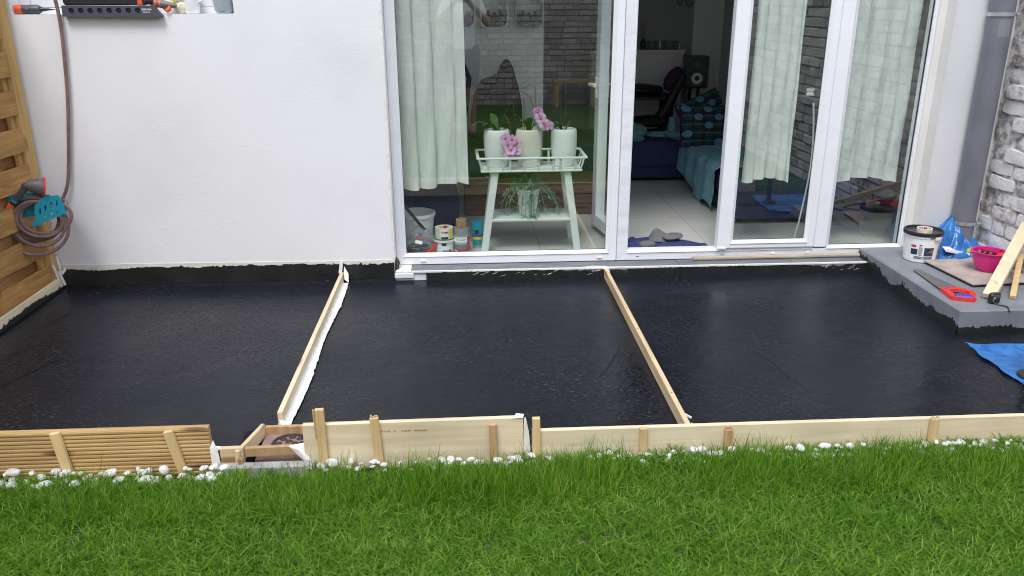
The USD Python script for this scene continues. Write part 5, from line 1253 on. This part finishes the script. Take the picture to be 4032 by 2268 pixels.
obj('plunger', tube([(-.207, 5.045, .185), (-.200, 5.046, .197)], .006, 8), 'pale_grey_plastic', rs)
sb = thing('small_white_bucket', 'small white bucket with green rimmed lid behind the left window', 'bucket', (-.158, 5.08, .1))
sc_ = (-.158, 5.085, .1005)
obj('body', lathe([(0, .001), (.056, .001), (.058, .004), (.0615, .085), (.070, .087), (.070, .100), (.066, .100)], sc_, 36), 'white_plastic', sb, smooth=40)
obj('lid', lathe([(.066, .0985), (.0685, .1015), (.064, .103), (0, .101)], sc_, 36), 'print_green', sb, smooth=40)
obj('label', patch(sc_, .0588, -14, 14, .064, .082, 6, .0006, .04), 'print_navy', sb)
obj('label', patch(sc_, .0588, -8, 48, .012, .036, 10, .0006, .04), 'print_green', sb)
obj('small_print', [patch(sc_, .0596, -5, 30, z, z + .0025, 6, .0004, .04) for z in (.018, .024, .030)], 'paper_white', sb)
rt_ = thing('wide_tape_roll', 'wide cream masking tape roll with red brand label on the small bucket', 'tape roll', (-.157, 5.085, .204))
rc = (-.157, 5.085, .2045)
obj('roll', lathe([(.030, 0), (.0575, 0), (.0582, .002), (.0582, .068), (.0575, .070), (.036, .070), (.036, .0)], rc, 40), 'tape_cream', rt_, smooth=40)
obj('label', patch(rc, .0584, -22, 30, .003, .067, 10), 'paper_white', rt_)
obj('red_panel', patch(rc, .0590, -18, 20, .040, .053, 8), 'print_red', rt_)
obj('lettering', wrap_text('tesa', .0085, rc, .0598, -15, .0428), 'paper_white', rt_)
obj('blue_corner', patch(rc, .0591, 21, 28, .040, .053, 4), 'print_blue', rt_)
obj('yellow_panel', patch(rc, .0592, 38, 62, .003, .064, 6), 'print_yellow', rt_)
obj('picture', patch(rc, .0590, -18, 26, .004, .018, 8), 'print_navy', rt_)
obj('core_print', [patch(rc, .0355, a_, a_ + 40, .05, .068, 6, .0004) for a_ in (150, 250)], 'print_red', rt_)
pc = thing('paint_tin', 'round grey and red printed paint tin behind the left window', 'paint tin', (-.047, 5.085, .1))
pc_ = (-.047, 5.09, .1005)
obj('body', lathe([(0, .001), (.052, .001), (.0535, .003), (.0525, .006), (.0525, .117), (.0545, .120), (.0545, .124), (.050, .124), (.049, .118), (0, .118)], pc_, 36), 'tin_grey', pc, smooth=40)
obj('label', patch(pc_, .0527, -85, 75, .080, .114, 16), 'paper_white', pc)
obj('label', patch(pc_, .0528, -85, 60, .036, .066, 16), 'print_slate', pc)
obj('label', patch(pc_, .0529, -85, 60, .008, .034, 16), 'print_red', pc)
obj('label', patch(pc_, .0531, 42, 74, .024, .116, 8), 'print_red', pc)
obj('small_print', [patch(pc_, .0533, -70, -70 + w_, z, z + .004, 8, .0004) for w_, z in ((42, .024), (60, .017), (66, .011))], 'paper_white', pc)
obj('small_print', [patch(pc_, .0531, -20, 32, .094, .100, 8, .0004)], 'print_slate', pc)
obj('emblem', [tube([(pc_[0] + .0535 * math.sin(math.radians(-27 + 9 * math.cos(t))), pc_[1] - .0535 * math.cos(math.radians(-27 + 9 * math.cos(t))), pc_[2] + .100 + .007 * math.sin(t)) for t in np.linspace(.6, 4.6, 12)], .0014, 5)], 'lime_yellow', pc)
g1 = thing('duct_tape_roll', 'grey duct tape roll on top of the paint tin', 'tape roll', (-.047, 5.09, .22))
obj('roll', lathe([(.036, .0), (.046, .0), (.0465, .002), (.0465, .046), (.046, .048), (.037, .048), (.036, .046)], (pc_[0], pc_[1], .2195), 36), 'tape_silver', g1, smooth=40)
g2 = thing('cardboard_roll', 'brown cardboard core standing in the grey tape roll', 'roll', (-.045, 5.09, .25))
obj('core', lathe([(.0, .0), (.0335, .0), (.0335, .098), (.031, .100), (.024, .0995), (.024, .03)], (pc_[0], pc_[1], .2245), 32), 'cardboard', g2, smooth=40)
tcup = thing('teal_cup', 'teal plastic cup with dark dots and yellow stripe beside the plant stand', 'cup', (.062, 5.19, .1))
tcc = (.058, 5.20, .1005)
obj('cup', lathe([(0, .02), (.030, .02), (.032, .022), (.040, .175), (.037, .175), (.030, .03)], tcc, 28), 'turquoise_plastic', tcup, smooth=40)
obj('foot', lathe([(0, .0), (.028, .0), (.030, .019), (0, .0195)], tcc, 24), 'pale_grey_plastic', tcup, smooth=40)
obj('stripe', patch(tcc, .0316, -90, 90, .060, .078, 12, .0007, .05), 'print_yellow', tcup)
obj('stripe', patch(tcc, .0316, -90, 90, .080, .098, 12, .0007, .05), 'print_blue', tcup)
obj('dot', [patch(tcc, .0320, -30, 12, .100, .128, 8, .0007, .05)], 'print_navy', tcup)
# navy pouf and low slatted wooden bench deeper in the room
pf = thing('pouf', 'dark navy fabric pouf in the corner of the room behind the tubs', 'pouf', (-.33, 5.95, .1))
obj('body', hull([(x, y, z) for x, y, z in [(-.58, 5.75, .1), (-.07, 5.75, .1), (-.58, 6.2, .1), (-.07, 6.2, .1), (-.57, 5.74, .30), (-.06, 5.74, .30), (-.50, 5.80, .36), (-.14, 5.80, .36), (-.55, 6.18, .36), (-.1, 6.18, .36)]]), 'sofa_navy', pf)
obj('seam', tube([(-.57, 5.735, .30), (-.06, 5.735, .30)], .006, 6), 'sofa_navy', pf)
wbn = thing('slatted_bench', 'low dark wooden bench of horizontal boards behind the plant stand', 'bench', (.45, 6.1, .1))
for k in range(3):
    obj('board', box(-.02, 1.02, 6.02, 6.045, .105 + k * .078, .178 + k * .078, .003), 'bench_x', wbn)
obj('top_board', box(-.04, 1.04, 6.0, 6.34, .345, .368, .003), 'bench_x', wbn)
for x in (-.01, 1.0):
    obj('leg', box(x - .02, x + .02, 6.05, 6.30, .1005, .344, .003), 'bench_x', wbn)
# dark armchair in front of the white partition
ac = thing('armchair', 'dark high backed armchair in front of the white partition', 'armchair', (.28, 6.5, .1))
obj('back', plate_xz([(-.02, .45), (.06, .93), (.12, 1.05), (.25, 1.10), (.27, 1.16), (.31, 1.21), (.345, 1.20), (.37, 1.15), (.415, 1.0), (.44, .85), (.45, .45)], 6.60, 6.52), 'black_wood', ac)
obj('seat', box(-.02, .47, 6.08, 6.52, .40, .50, .03), 'sofa_navy', ac)
obj('arm', [tube([(-.03, 6.1, .62), (-.02, 6.4, .72), (.03, 6.55, 1.07), (-.03, 6.5, 1.21)], .02, 8)], 'black_wood', ac, smooth=True)
for x, y in ((.0, 6.1), (.45, 6.1), (.0, 6.55), (.45, 6.55)):
    obj('leg', cyl((x, y, .1005), (x, y, .42), .018, n=10), 'black_wood', ac)
# three glass wall terrariums on the partition
def roundrect(cx, cz, w, h, r, n=6):
    P = []
    for sx, sz, a0 in ((1, 1, 0), (-1, 1, 90), (-1, -1, 180), (1, -1, 270)):
        for t in np.linspace(0, 90, n):
            a = math.radians(a0 + t); P.append((cx + sx * (w / 2 - r) + r * math.cos(a), cz + sz * (h / 2 - r) + r * math.sin(a)))
    return P
for k, (cx, lab_, fm) in enumerate(((-.02, 'wall terrarium with purple sand, half hidden by the left curtain', 'upvc'), (.237, 'middle wall terrarium with white rim and small succulent', 'upvc'), (.508, 'wall terrarium with greenish rim and two small cacti', 'tin_grey'))):
    w_ = thing('wall_terrarium', lab_, 'terrarium', (cx, 6.77, 1.55))
    o_ = roundrect(cx, 1.55, .222, .24, .06); i_ = roundrect(cx, 1.55, .196, .214, .05)
    obj('rim', plate_xz(o_, 6.70, 6.795, [i_]), fm, w_)
    obj('soil', plate_xz([p for p in roundrect(cx, 1.55, .19, .208, .05) if p[1] < 1.5] + [(cx - .095, 1.50), (cx + .095, 1.505)][::1], 6.71, 6.79) if False else plate_xz([(cx - .094, 1.53), (cx - .094, 1.49), (cx - .05, 1.447), (cx + .05, 1.447), (cx + .094, 1.49), (cx + .094, 1.525)], 6.72, 6.79), 'purple_sand' if k == 0 else 'photo_ground', w_)
    for q in range(3):
        obj('succulent', blob((cx - .05 + .05 * q, 6.75, 1.54), (.014, .014, .022 if q != 1 else .012), 2, .3, 3, q + k), 'orchid_leaf', w_, smooth=True)
# white extension cable by the casement
cbl = thing('white_cable', 'white cable hanging down behind the casement glass', 'cable', (2.18, 5.15, .11))
obj('cable', tube(spline([(2.20, 5.16, 1.02), (2.207, 5.155, .95), (2.222, 5.155, .80), (2.225, 5.15, .62), (2.212, 5.15, .44), (2.19, 5.15, .25), (2.175, 5.16, .115)], 40), .0055, 7), 'white_plastic', cbl, smooth=True)
obj('socket', [box(2.165, 2.215, 5.20, 5.215, 1.06, 1.075, .002), box(2.165, 2.215, 5.20, 5.215, 1.09, 1.105, .002), box(2.17, 2.21, 5.205, 5.212, 1.06, 1.105, .001)], 'white_plastic', cbl)

# ================================================================== SEEN THROUGH THE DOORWAY
sf = thing('corner_sofa', 'navy corner sofa with low plinth in the room', 'sofa', (2.2, 6.6, .1))
obj('seat', [box(.95, 1.93, 7.10, 7.95, .235, .455, .03)], 'sofa_navy', sf)
obj('base', [box(.95, 1.93, 7.13, 7.95, .135, .2345, .01)], 'sofa_navy', sf)
obj('seat', box(1.90, 2.95, 5.62, 7.95, .24, .43, .035), 'sofa_navy', sf)
obj('base', box(1.915, 2.95, 5.64, 7.12, .135, .2395, .01), 'sofa_navy', sf)
obj('backrest', box(2.75, 3.10, 5.62, 7.95, .24, .80, .05), 'sofa_navy', sf)
for x, y in ((1.0, 7.2), (1.98, 5.72), (2.9, 5.72), (1.98, 7.0)):
    obj('foot', cyl((x, y, .1005), (x, y, .136), .02, n=10), 'black_wood', sf)
def drape(fn, nx, ny, th=.012):
    return slab_sheet(nx, ny, fn, th)
bt = thing('teal_blanket', 'crumpled teal fleece blanket hanging over the sofa edge', 'blanket', (2.0, 6.6, .45))
def bl_fn(u, v):
    # v along the room, u from the seat over the edge and down
    y = 7.25 - v * 1.28
    s = u * .78
    edge = 1.885 + .012 * np.sin(y * 23)
    wid = .28 + .11 * np.sin(y * 3.2 + 1.0) + .05 * np.sin(y * 9)
    over = np.clip(s - .42, 0, 1)
    x = np.where(s < .42, 2.31 - s, edge - .012 - .02 * np.sin(y * 18) * over - .03 * over)
    drop = np.clip(over / .36, 0, 1) * (.17 + .13 * np.clip((7.15 - y) / .6, 0, 1) + .018 * np.sin(y * 11) + .012 * np.sin(y * 23))
    z = .445 - drop
    p = np.stack([x * 7, y * 7, z * 7], 1)
    f = meshkit.fbm(p, 3, 5) - .5
    x = x - .05 * np.abs(f) * (over > 0); z = z + (.07 * np.abs(f) + .015) * (over <= 0)
    return np.stack([x, y, z], 1)
obj('cloth', drape(bl_fn, 60, 90), 'teal_fleece', bt, smooth=60)
obj('fold', [blob((1.93, 7.3, .50), (.14, .16, .06), 3, .35, 1.6, 4), blob((1.78, 7.42, .475), (.16, .07, .035), 3, .35, 1.6, 6), blob((1.84, 7.30, .57), (.035, .05, .10), 3, .3, 1.6, 9)], 'teal_fleece', bt, smooth=True)
at = thing('aqua_towel', 'aqua towel crumpled on the left part of the sofa', 'towel', (1.5, 7.25, .46))
obj('cloth', blob((1.44, 7.25, .52), (.17, .14, .085), 4, .35, 1.6, 22), 'aqua_towel', at, smooth=True)
def cushion(label, c, w, h, tilt_x, tilt_z, rows, cols):
    cu = thing('dotted_cushion', label, 'cushion', c)
    R_ = rotm([0, 0, 1], tilt_z[0]) @ rotm([1, 0, 0], tilt_x) @ rotm([0, 1, 0], tilt_z[1])
    def place(a, b, d):
        """a, b in -1..1 over the face, d offset"""
        th = .085 * (1 - a ** 4) ** .5 * (1 - b ** 4) ** .5 if abs(a) < 1 and abs(b) < 1 else 0
        pin = 1 - .06 * (1 - a * a) * abs(b) - .0
        return np.array(c) + R_ @ np.array([a * w / 2 * (1 - .05 * (1 - b * b)), -th - d, b * h / 2 * (1 - .05 * (1 - a * a))])
    n_ = 25; g_ = np.linspace(-1, 1, n_)
    Vf = np.array([place(a, b, 0) for a in g_ for b in g_]); Vb = Vf.copy()
    cen = np.array(c); nrm = R_ @ np.array([0, 1., 0]); d_ = (Vf - cen) @ nrm; Vb = Vf - 2 * d_[:, None] * nrm
    i, j = np.meshgrid(np.arange(n_ - 1), np.arange(n_ - 1), indexing='ij'); a_ = (i * n_ + j).ravel()
    Fq = np.vstack([np.stack([a_, a_ + n_, a_ + n_ + 1], 1), np.stack([a_, a_ + n_ + 1, a_ + 1], 1)])
    obj('cover', (np.vstack([Vf, Vb]), np.vstack([Fq, Fq[:, ::-1] + n_ * n_])), 'cushion_dark', cu, smooth=60)
    lt, dk_ = [], []
    for r_ in range(rows):
        for q in range(cols):
            a0, b0 = -1 + (q + .5) * 2 / cols, -1 + (r_ + .5) * 2 / rows
            ra, rb = .86 / cols, .86 / rows
            ring = [place(np.clip(a0 + ra * math.cos(t), -.985, .985), np.clip(b0 + rb * math.sin(t), -.985, .985), .003) for t in np.linspace(0, 2 * PI, 15)[:-1]]
            mid = [place(np.clip(a0 + ra * .5 * math.cos(t), -.985, .985), np.clip(b0 + rb * .5 * math.sin(t), -.985, .985), .003) for t in np.linspace(0, 2 * PI, 15)[:-1]]
            Vd = np.array(ring + mid + [place(a0, b0, .003)])
            Fd = [(k, (k + 1) % 14, 14 + (k + 1) % 14) for k in range(14)] + [(k, 14 + (k + 1) % 14, 14 + k) for k in range(14)] + [(14 + k, 14 + (k + 1) % 14, 28) for k in range(14)]
            (lt if (r_, q) in ((3, 1), (3, 3), (2, 2), (2, 4), (4, 0), (4, 2), (1, 0), (0, 3)) else dk_).append((Vd, np.array(Fd)))
    for d_ in lt:
        obj('pale_dot', d_, 'dot_light', cu)
    for d_ in dk_:
        obj('dark_dot', d_, 'dot_dark', cu)
    [obj('thread_line', tube([place(a, -1 + (r_ + .62) * 2 / rows, .005) for a in np.linspace(-.97, .97, 16)], .0016, 4), 'dot_line', cu) for r_ in range(rows)]
cushion('front dark cushion with blue dots leaning on the teal blanket', (2.03, 6.92, .618), .47, .36, -16, (6, 2), 5, 5)
cushion('rear dark cushion with blue dots tilted behind the front one', (2.07, 7.16, .68), .44, .36, -18, (10, -20), 5, 5)
# dark corner: desk, chair, speaker, chest of drawers
dsk = thing('desk', 'small black desk with a dark bag on it in the back corner', 'desk', (1.75, 8.0, .1))
obj('top', box(1.30, 1.98, 7.75, 8.2, .745, .775, .004), 'black_wood', dsk)
for x, y in ((1.34, 7.8), (1.94, 7.8), (1.34, 8.15), (1.94, 8.15)):
    obj('leg', box(x - .025, x + .025, y - .02, y + .02, .1005, .7445, .003), 'black_wood', dsk)
bgd = thing('black_bag', 'flat black bag lying on the desk', 'bag', (1.70, 7.95, .78))
obj('bag', blob((1.69, 7.95, .825), (.21, .14, .055), 3, .25, 2, 3), 'black_plastic', bgd, smooth=True)
ch = thing('desk_chair', 'dark curved desk chair between desk and sofa', 'chair', (1.85, 7.78, .1))
obj('back', tube(spline([(1.80, 7.72, .55), (1.90, 7.74, .70), (1.99, 7.76, .88), (2.04, 7.78, .97)], 16), np.linspace(.06, .035, 16), 12), 'black_wood', ch, smooth=True)
obj('seat', blob((1.72, 7.70, .56), (.22, .18, .05), 3, .08), 'black_wood', ch, smooth=True)
for x, y in ((1.58, 7.6), (1.84, 7.6), (1.58, 7.82), (1.84, 7.82)):
    obj('leg', tube([(x, y, .54), (x + .02, y, .1005)], .014, 8), 'black_wood', ch)
pp_ = thing('purple_cushion', 'plum coloured cushion propped behind the desk', 'cushion', (1.98, 8.1, .9))
obj('cushion', blob((2.04, 8.16, .90), (.075, .05, .13), 3, .12, 1.5, 2, rotm([0, 1, 0], 32)), 'purple_felt', pp_, smooth=True)
cr_ = thing('wooden_crate', 'small brown wooden crate under the desk', 'crate', (1.62, 7.99, .1))
for k in range(2):
    obj('board', box(1.45, 1.80, 7.985, 8.0, .1005 + k * .16, .25 + k * .16, .003), 'copper_wood', cr_)
obj('side', [box(1.45, 1.47, 8.0005, 8.2, .1005, .41, .002), box(1.78, 1.80, 8.0005, 8.2, .1005, .41, .002)], 'copper_wood', cr_)
spk = thing('loudspeaker', 'black studio loudspeaker with pale cone above the sofa', 'loudspeaker', (2.24, 8.0, .83))
Rs = rotm([0, 0, 1], -8)
obj('cabinet', obox((2.243, 8.12, .977), (.225, .24, .29), Rs, .006), 'black_plastic', spk)
def onface(dx, dz, d):
    return np.array([2.243, 8.12, .977]) + Rs @ np.array([dx, -.12 - d, dz])
def disc(dx, dz, prof):
    Rx = Rs @ rotm([1, 0, 0], 90)
    return lathe(prof, onface(dx, dz, 0), 30, Rx)
obj('cone_ring', disc(.006, -.058, [(.052, .0), (.052, .004), (.068, .006), (.072, .0)]), 'dark_grey_plastic', spk, smooth=40)
obj('cone', disc(.006, -.058, [(.022, -.008 + .010), (.048, .004), (.052, .003)]), 'aluminium_cone', spk, smooth=40)
obj('dust_cap', disc(.006, -.058, [(0, .010), (.016, .008), (.023, .003)]), 'black_plastic', spk, smooth=40)
obj('tweeter', disc(.01, .062, [(0, .008), (.014, .006), (.020, .002), (.034, .003), (.036, 0)]), 'dark_grey_plastic', spk, smooth=40)
sst = thing('speaker_stand', 'black stand with two posts under the loudspeaker', 'speaker stand', (2.24, 8.12, .1))
for x in (2.205, 2.285):
    obj('post', cyl((x, 8.12, .12), (x, 8.12, .822), .016, n=12), 'black_wood', sst)
obj('top_plate', box(2.16, 2.33, 8.03, 8.21, .822, .831, .002), 'black_wood', sst)
obj('base_plate', box(2.12, 2.36, 8.0, 8.24, .1005, .12, .002), 'black_wood', sst)
cd = thing('chest_of_drawers', 'white chest of drawers against the dark back wall', 'chest of drawers', (1.75, 8.45, .1))
obj('carcass', box(1.26, 2.195, 8.415, 8.63, .1005, 1.135, .003), 'chest_white', cd)
obj('top', box(1.25, 2.205, 8.395, 8.635, 1.1355, 1.162, .003), 'chest_white', cd)
for k in range(4):
    obj('drawer', box(1.268, 2.185, 8.397, 8.4145, .125 + k * .25, .368 + k * .25, .003), 'chest_white', cd)
rd = thing('reed_diffuser', 'dark reed diffuser on the left of the chest top', 'diffuser', (1.80, 8.5, 1.162))
obj('bottle', lathe([(0, 0), (.028, 0), (.030, .01), (.030, .07), (.012, .09), (.012, .105), (0, .105)], (1.795, 8.5, 1.1625), 18), 'black_plastic', rd, smooth=40)
obj('reed', [cyl((1.795, 8.5, 1.25), (1.795 + (k - 3) * .012, 8.5 + .01 * (k % 3), 1.44), .0018, n=5) for k in range(7)], 'cardboard', rd)
for k, x in enumerate((1.845, 1.92, 2.02, 2.11)):
    g_ = thing('drinking_glass', ('first glass tumbler next to the reed diffuser on the chest', 'second glass tumbler on the chest, left of the chrome cruet', 'third glass tumbler on the chest, right of the chrome cruet', 'rightmost glass tumbler on the chest')[k], 'glass', (x, 8.49, 1.162))
    obj('glass', lathe([(0, .001), (.024, .001), (.028, .008), (.031, .085), (.029, .085), (.026, .01), (0, .008)], (x, 8.49, 1.1625), 22), 'clear_plastic', g_, smooth=40)
for k, (x, h_) in enumerate(((1.965, .13), (2.165, .09))):
    c_ = thing('metal_cruet', ('chrome topped bottle between the glasses on the chest', 'small metal figure at the right end of the chest')[k], 'ornament', (x, 8.48, 1.162))
    obj('body', lathe([(0, 0), (.018, 0), (.020, .01), (.016, h_ * .6), (.010, h_ * .7), (.014, h_ * .8), (.008, h_), (0, h_)], (x, 8.48, 1.1625), 18), 'steel', c_, smooth=40)
tw = thing('serving_tray', 'flat dark tray under the glasses on the chest', 'tray', (1.93, 8.5, 1.162))
obj('tray', [box(1.78, 2.14, 8.41, 8.44, 1.1622, 1.174, .002)], 'copper_wood', tw)
bkw = thing('wire_bicycle_ornament', 'black wire bicycle ornament hanging on the grey wall', 'wall ornament', (2.22, 8.62, 1.6))
for x, z, r_ in ((2.145, 1.64, .052), (2.235, 1.64, .068)):
    w_ = obj('wheel', tube([(x + r_ * .55 * math.cos(t), 8.485, z + r_ * 1.0 * math.sin(t)) for t in np.linspace(0, 2 * PI, 29)[:-1]], .0035, 6, closed=True), 'black_wood', bkw, smooth=True)
    obj('spoke', [cyl((x, 8.485, z), (x + r_ * .55 * math.cos(t), 8.485, z + r_ * math.sin(t)), .0012, n=4) for t in np.linspace(0, 2 * PI, 9)[:-1]], 'black_wood', w_)
obj('frame', [cyl((2.145, 8.485, 1.64), (2.19, 8.485, 1.74), .003, n=6), cyl((2.19, 8.485, 1.74), (2.235, 8.485, 1.64), .003, n=6), cyl((2.145, 8.485, 1.64), (2.195, 8.485, 1.63), .003, n=6)], 'black_wood', bkw)
# cloth pile on the tiles just inside the threshold
np_ = thing('navy_cloth', 'navy cloth crumpled on the tiles inside the doorway', 'cloth', (1.30, 5.1, .1))
def cl_fn(u, v):
    x = 1.015 + u * .55; wy = .10 + .17 * np.clip(np.sin(u * PI * .95 + .35), 0, 1) ** .8
    y = 5.035 + v * wy
    p = np.stack([x * 13, y * 13, 0 * x], 1)
    z = .104 + .055 * np.abs(meshkit.fbm(p, 3, 2) - .5) * np.sin(PI * np.clip(v, .05, .95)) + .035 * np.exp(-((u - .12) / .12) ** 2) * np.sin(PI * v) + .012
    return np.stack([x, y, z], 1)
obj('cloth', slab_sheet(80, 40, cl_fn, .012), 'navy_cloth', np_, smooth=60)
gc = thing('grey_felt_cap', 'grey felt cloth with pointed folds lying on the navy cloth', 'cloth', (1.27, 5.2, .12))
obj('fold', hull([(1.19, 5.17, .125), (1.37, 5.14, .125), (1.255, 5.22, .205), (1.235, 5.21, .20), (1.31, 5.20, .165), (1.36, 5.22, .14), (1.2, 5.25, .12)]), 'grey_cloth', gc)
obj('fold', blob((1.355, 5.175, .155), (.07, .05, .024), 3, .25, 1.5, 3, rotm([0, 1, 0], -6)), 'grey_cloth', gc, smooth=True)
obj('fold', blob((1.165, 5.085, .128), (.055, .04, .03), 3, .25, 1.5, 8), 'grey_cloth', gc, smooth=True)

# ================================================================== THE PHOTOGRAPHER, MIRRORED IN THE GLASS
def chain(bones, refine=.03, iters=8):
    M_ = manifold3d.Manifold()
    for (p, r), (q, s) in bones:
        a = manifold3d.Manifold.sphere(r, 16).translate(tuple(map(float, p))); b = manifold3d.Manifold.sphere(s, 16).translate(tuple(map(float, q)))
        M_ = M_ + manifold3d.Manifold.batch_hull([a, b])
    mm = M_.refine_to_length(refine).to_mesh()
    t = trimesh.Trimesh(mm.vert_properties[:, :3], mm.tri_verts)
    trimesh.smoothing.filter_taubin(t, iterations=iters)
    return t
per = thing('person', 'person in white shirt and navy shorts taking the photograph, mirrored in the left window', 'person', (-.02, -.62, 0))
px, py = -.02, -.62
J = dict(neck=((px, py, 1.46), .058), head=((px, py + .03, 1.64), .088), chest=((px, py, 1.30), .135), belly=((px, py + .01, 1.05), .12), pelvis=((px, py, .93), .125))
for s in (-1, 1):
    J[f'sh{s}'] = ((px + s * .18, py + .01, 1.41), .055); J[f'el{s}'] = ((px + s * .30, py + .16, 1.22), .042); J[f'wr{s}'] = ((px + s * .075, py + .44, 1.56), .028)
    J[f'hip{s}'] = ((px + s * .095, py, .90), .095); J[f'kn{s}'] = ((px + s * .10, py + .02, .48), .058); J[f'an{s}'] = ((px + s * .10, py - .02, .085), .038); J[f'toe{s}'] = ((px + s * .12, py + .14, .03), .034)
TALL = 1.13
for k_ in list(J):
    (x_, y_, z_), r_ = J[k_]
    J[k_] = ((x_, y_, z_ * TALL if not k_.startswith('wr') else z_ + .06), r_ * 1.05)
bones = [('pelvis', 'belly'), ('belly', 'chest'), ('chest', 'neck'), ('neck', 'head')]
for s in (-1, 1):
    bones += [('chest', f'sh{s}'), (f'sh{s}', f'el{s}'), (f'el{s}', f'wr{s}'), ('pelvis', f'hip{s}'), (f'hip{s}', f'kn{s}'), (f'kn{s}', f'an{s}'), (f'an{s}', f'toe{s}')]
BN = [(J[a], J[b]) for a, b in bones]
for s in (-1, 1):   # palms and fingers folded round the phone
    w = np.array(J[f'wr{s}'][0]); palm = w + np.array([-s * .0, .045, .045])
    BN.append(((w, .028), (palm, .026)))
    for k in range(4):
        f0 = palm + np.array([s * .004, .015 - .004 * k, .020 - .016 * k]); f1 = f0 + np.array([-s * .022, .040, .008]); f2 = f1 + np.array([-s * .022, .004, .0])
        BN += [((f0, .0085), (f1, .008)), ((f1, .008), (f2, .007))]
    BN.append(((palm + np.array([-s * .01, -.012, .0]), .011), (palm + np.array([-s * .036, .006, .02]), .008)))
hx_, hy_, hz_ = J['head'][0]
BN += [(((hx_, hy_ + .075, hz_ + .005), .012), ((hx_, hy_ + .09, hz_ - .018), .014)), (((hx_, hy_ + .03, hz_ - .07), .05), ((hx_, hy_ + .055, hz_ - .085), .032))]
obj('body', chain(BN, .016, 4), 'skin', per, smooth=True)
infl = lambda k, d: (J[k][0], J[k][1] + d)
sh_b = [(infl('pelvis', .018), infl('belly', .022)), (infl('belly', .022), infl('chest', .018))] + [b for s in (-1, 1) for b in ((infl('chest', .016), infl(f'sh{s}', .018)), (infl(f'sh{s}', .018), (tuple(.45 * np.array(J[f'sh{s}'][0]) + .55 * np.array(J[f'el{s}'][0])), .062)))]
obj('shirt', chain(sh_b, .025, 4), 'shirt_white', per, smooth=True)
so_b = [(infl('pelvis', .024), infl('pelvis', .023))] + [((infl(f'hip{s}', .022)), (tuple(.25 * np.array(J[f'hip{s}'][0]) + .75 * np.array(J[f'kn{s}'][0])), .088)) for s in (-1, 1)]
obj('shorts', chain(so_b, .025, 4), 'shorts_navy', per, smooth=True)
obj('hair', [blob((hx_, hy_ - .02, hz_ + .035), (.094, .10, .085), 3, .08)], 'hair_brown', per, smooth=True)
for s in (-1, 1):
    obj('eye', blob((hx_ + s * .032, hy_ + .082, hz_ + .012), (.011, .008, .008), 1, .02), 'black_plastic', per)
    obj('ear', blob((hx_ + s * .09, hy_, hz_ - .005), (.012, .022, .032), 2, .1), 'skin', per, smooth=True)
    a_ = J[f'an{s}'][0]
    obj('sock', chain([((a_, .046), ((a_[0], a_[1], .17), .047))], .02, 2), 'shirt_white', per, smooth=True)
    obj('shoe', chain([(((a_[0], a_[1] - .02, .04), .05), ((a_[0] + s * .02, a_[1] + .17, .03), .042))], .02, 2), 'grey_cloth', per, smooth=True)
obj('mouth', box(hx_ - .022, hx_ + .022, hy_ + .098, hy_ + .102, hz_ - .056, hz_ - .051, .001), 'dark_red_stain', per)
ph = thing('phone', 'dark phone held up in both hands by the person', 'phone', (-.02, -.07, 1.65))
obj('case', box(-.095, .055, -.085, -.076, 1.612, 1.690, .003), 'black_plastic', ph)
obj('screen', box(-.090, .050, -.0868, -.0852, 1.616, 1.686, .0005), 'dark_grey_plastic', ph)

# wooden bench at the end of the lawn, seen only as a reflection in the panes
gb = thing('garden_bench', 'pale wooden slatted bench by the end wall, mirrored in the panes', 'bench', (1.75, -3.45, -.02))
for k in range(4):
    obj('slat', box(1.40, 2.10, -3.62 + k * .10, -3.54 + k * .10, .38, .41, .004), 'decking_x', gb)
for x in (1.45, 2.05):
    obj('leg', box(x - .03, x + .03, -3.66, -3.60, -.03, .379, .004), 'treated_z', gb)
    obj('leg', box(x - .03, x + .03, -3.30, -3.24, -.03, .379, .004), 'treated_z', gb)
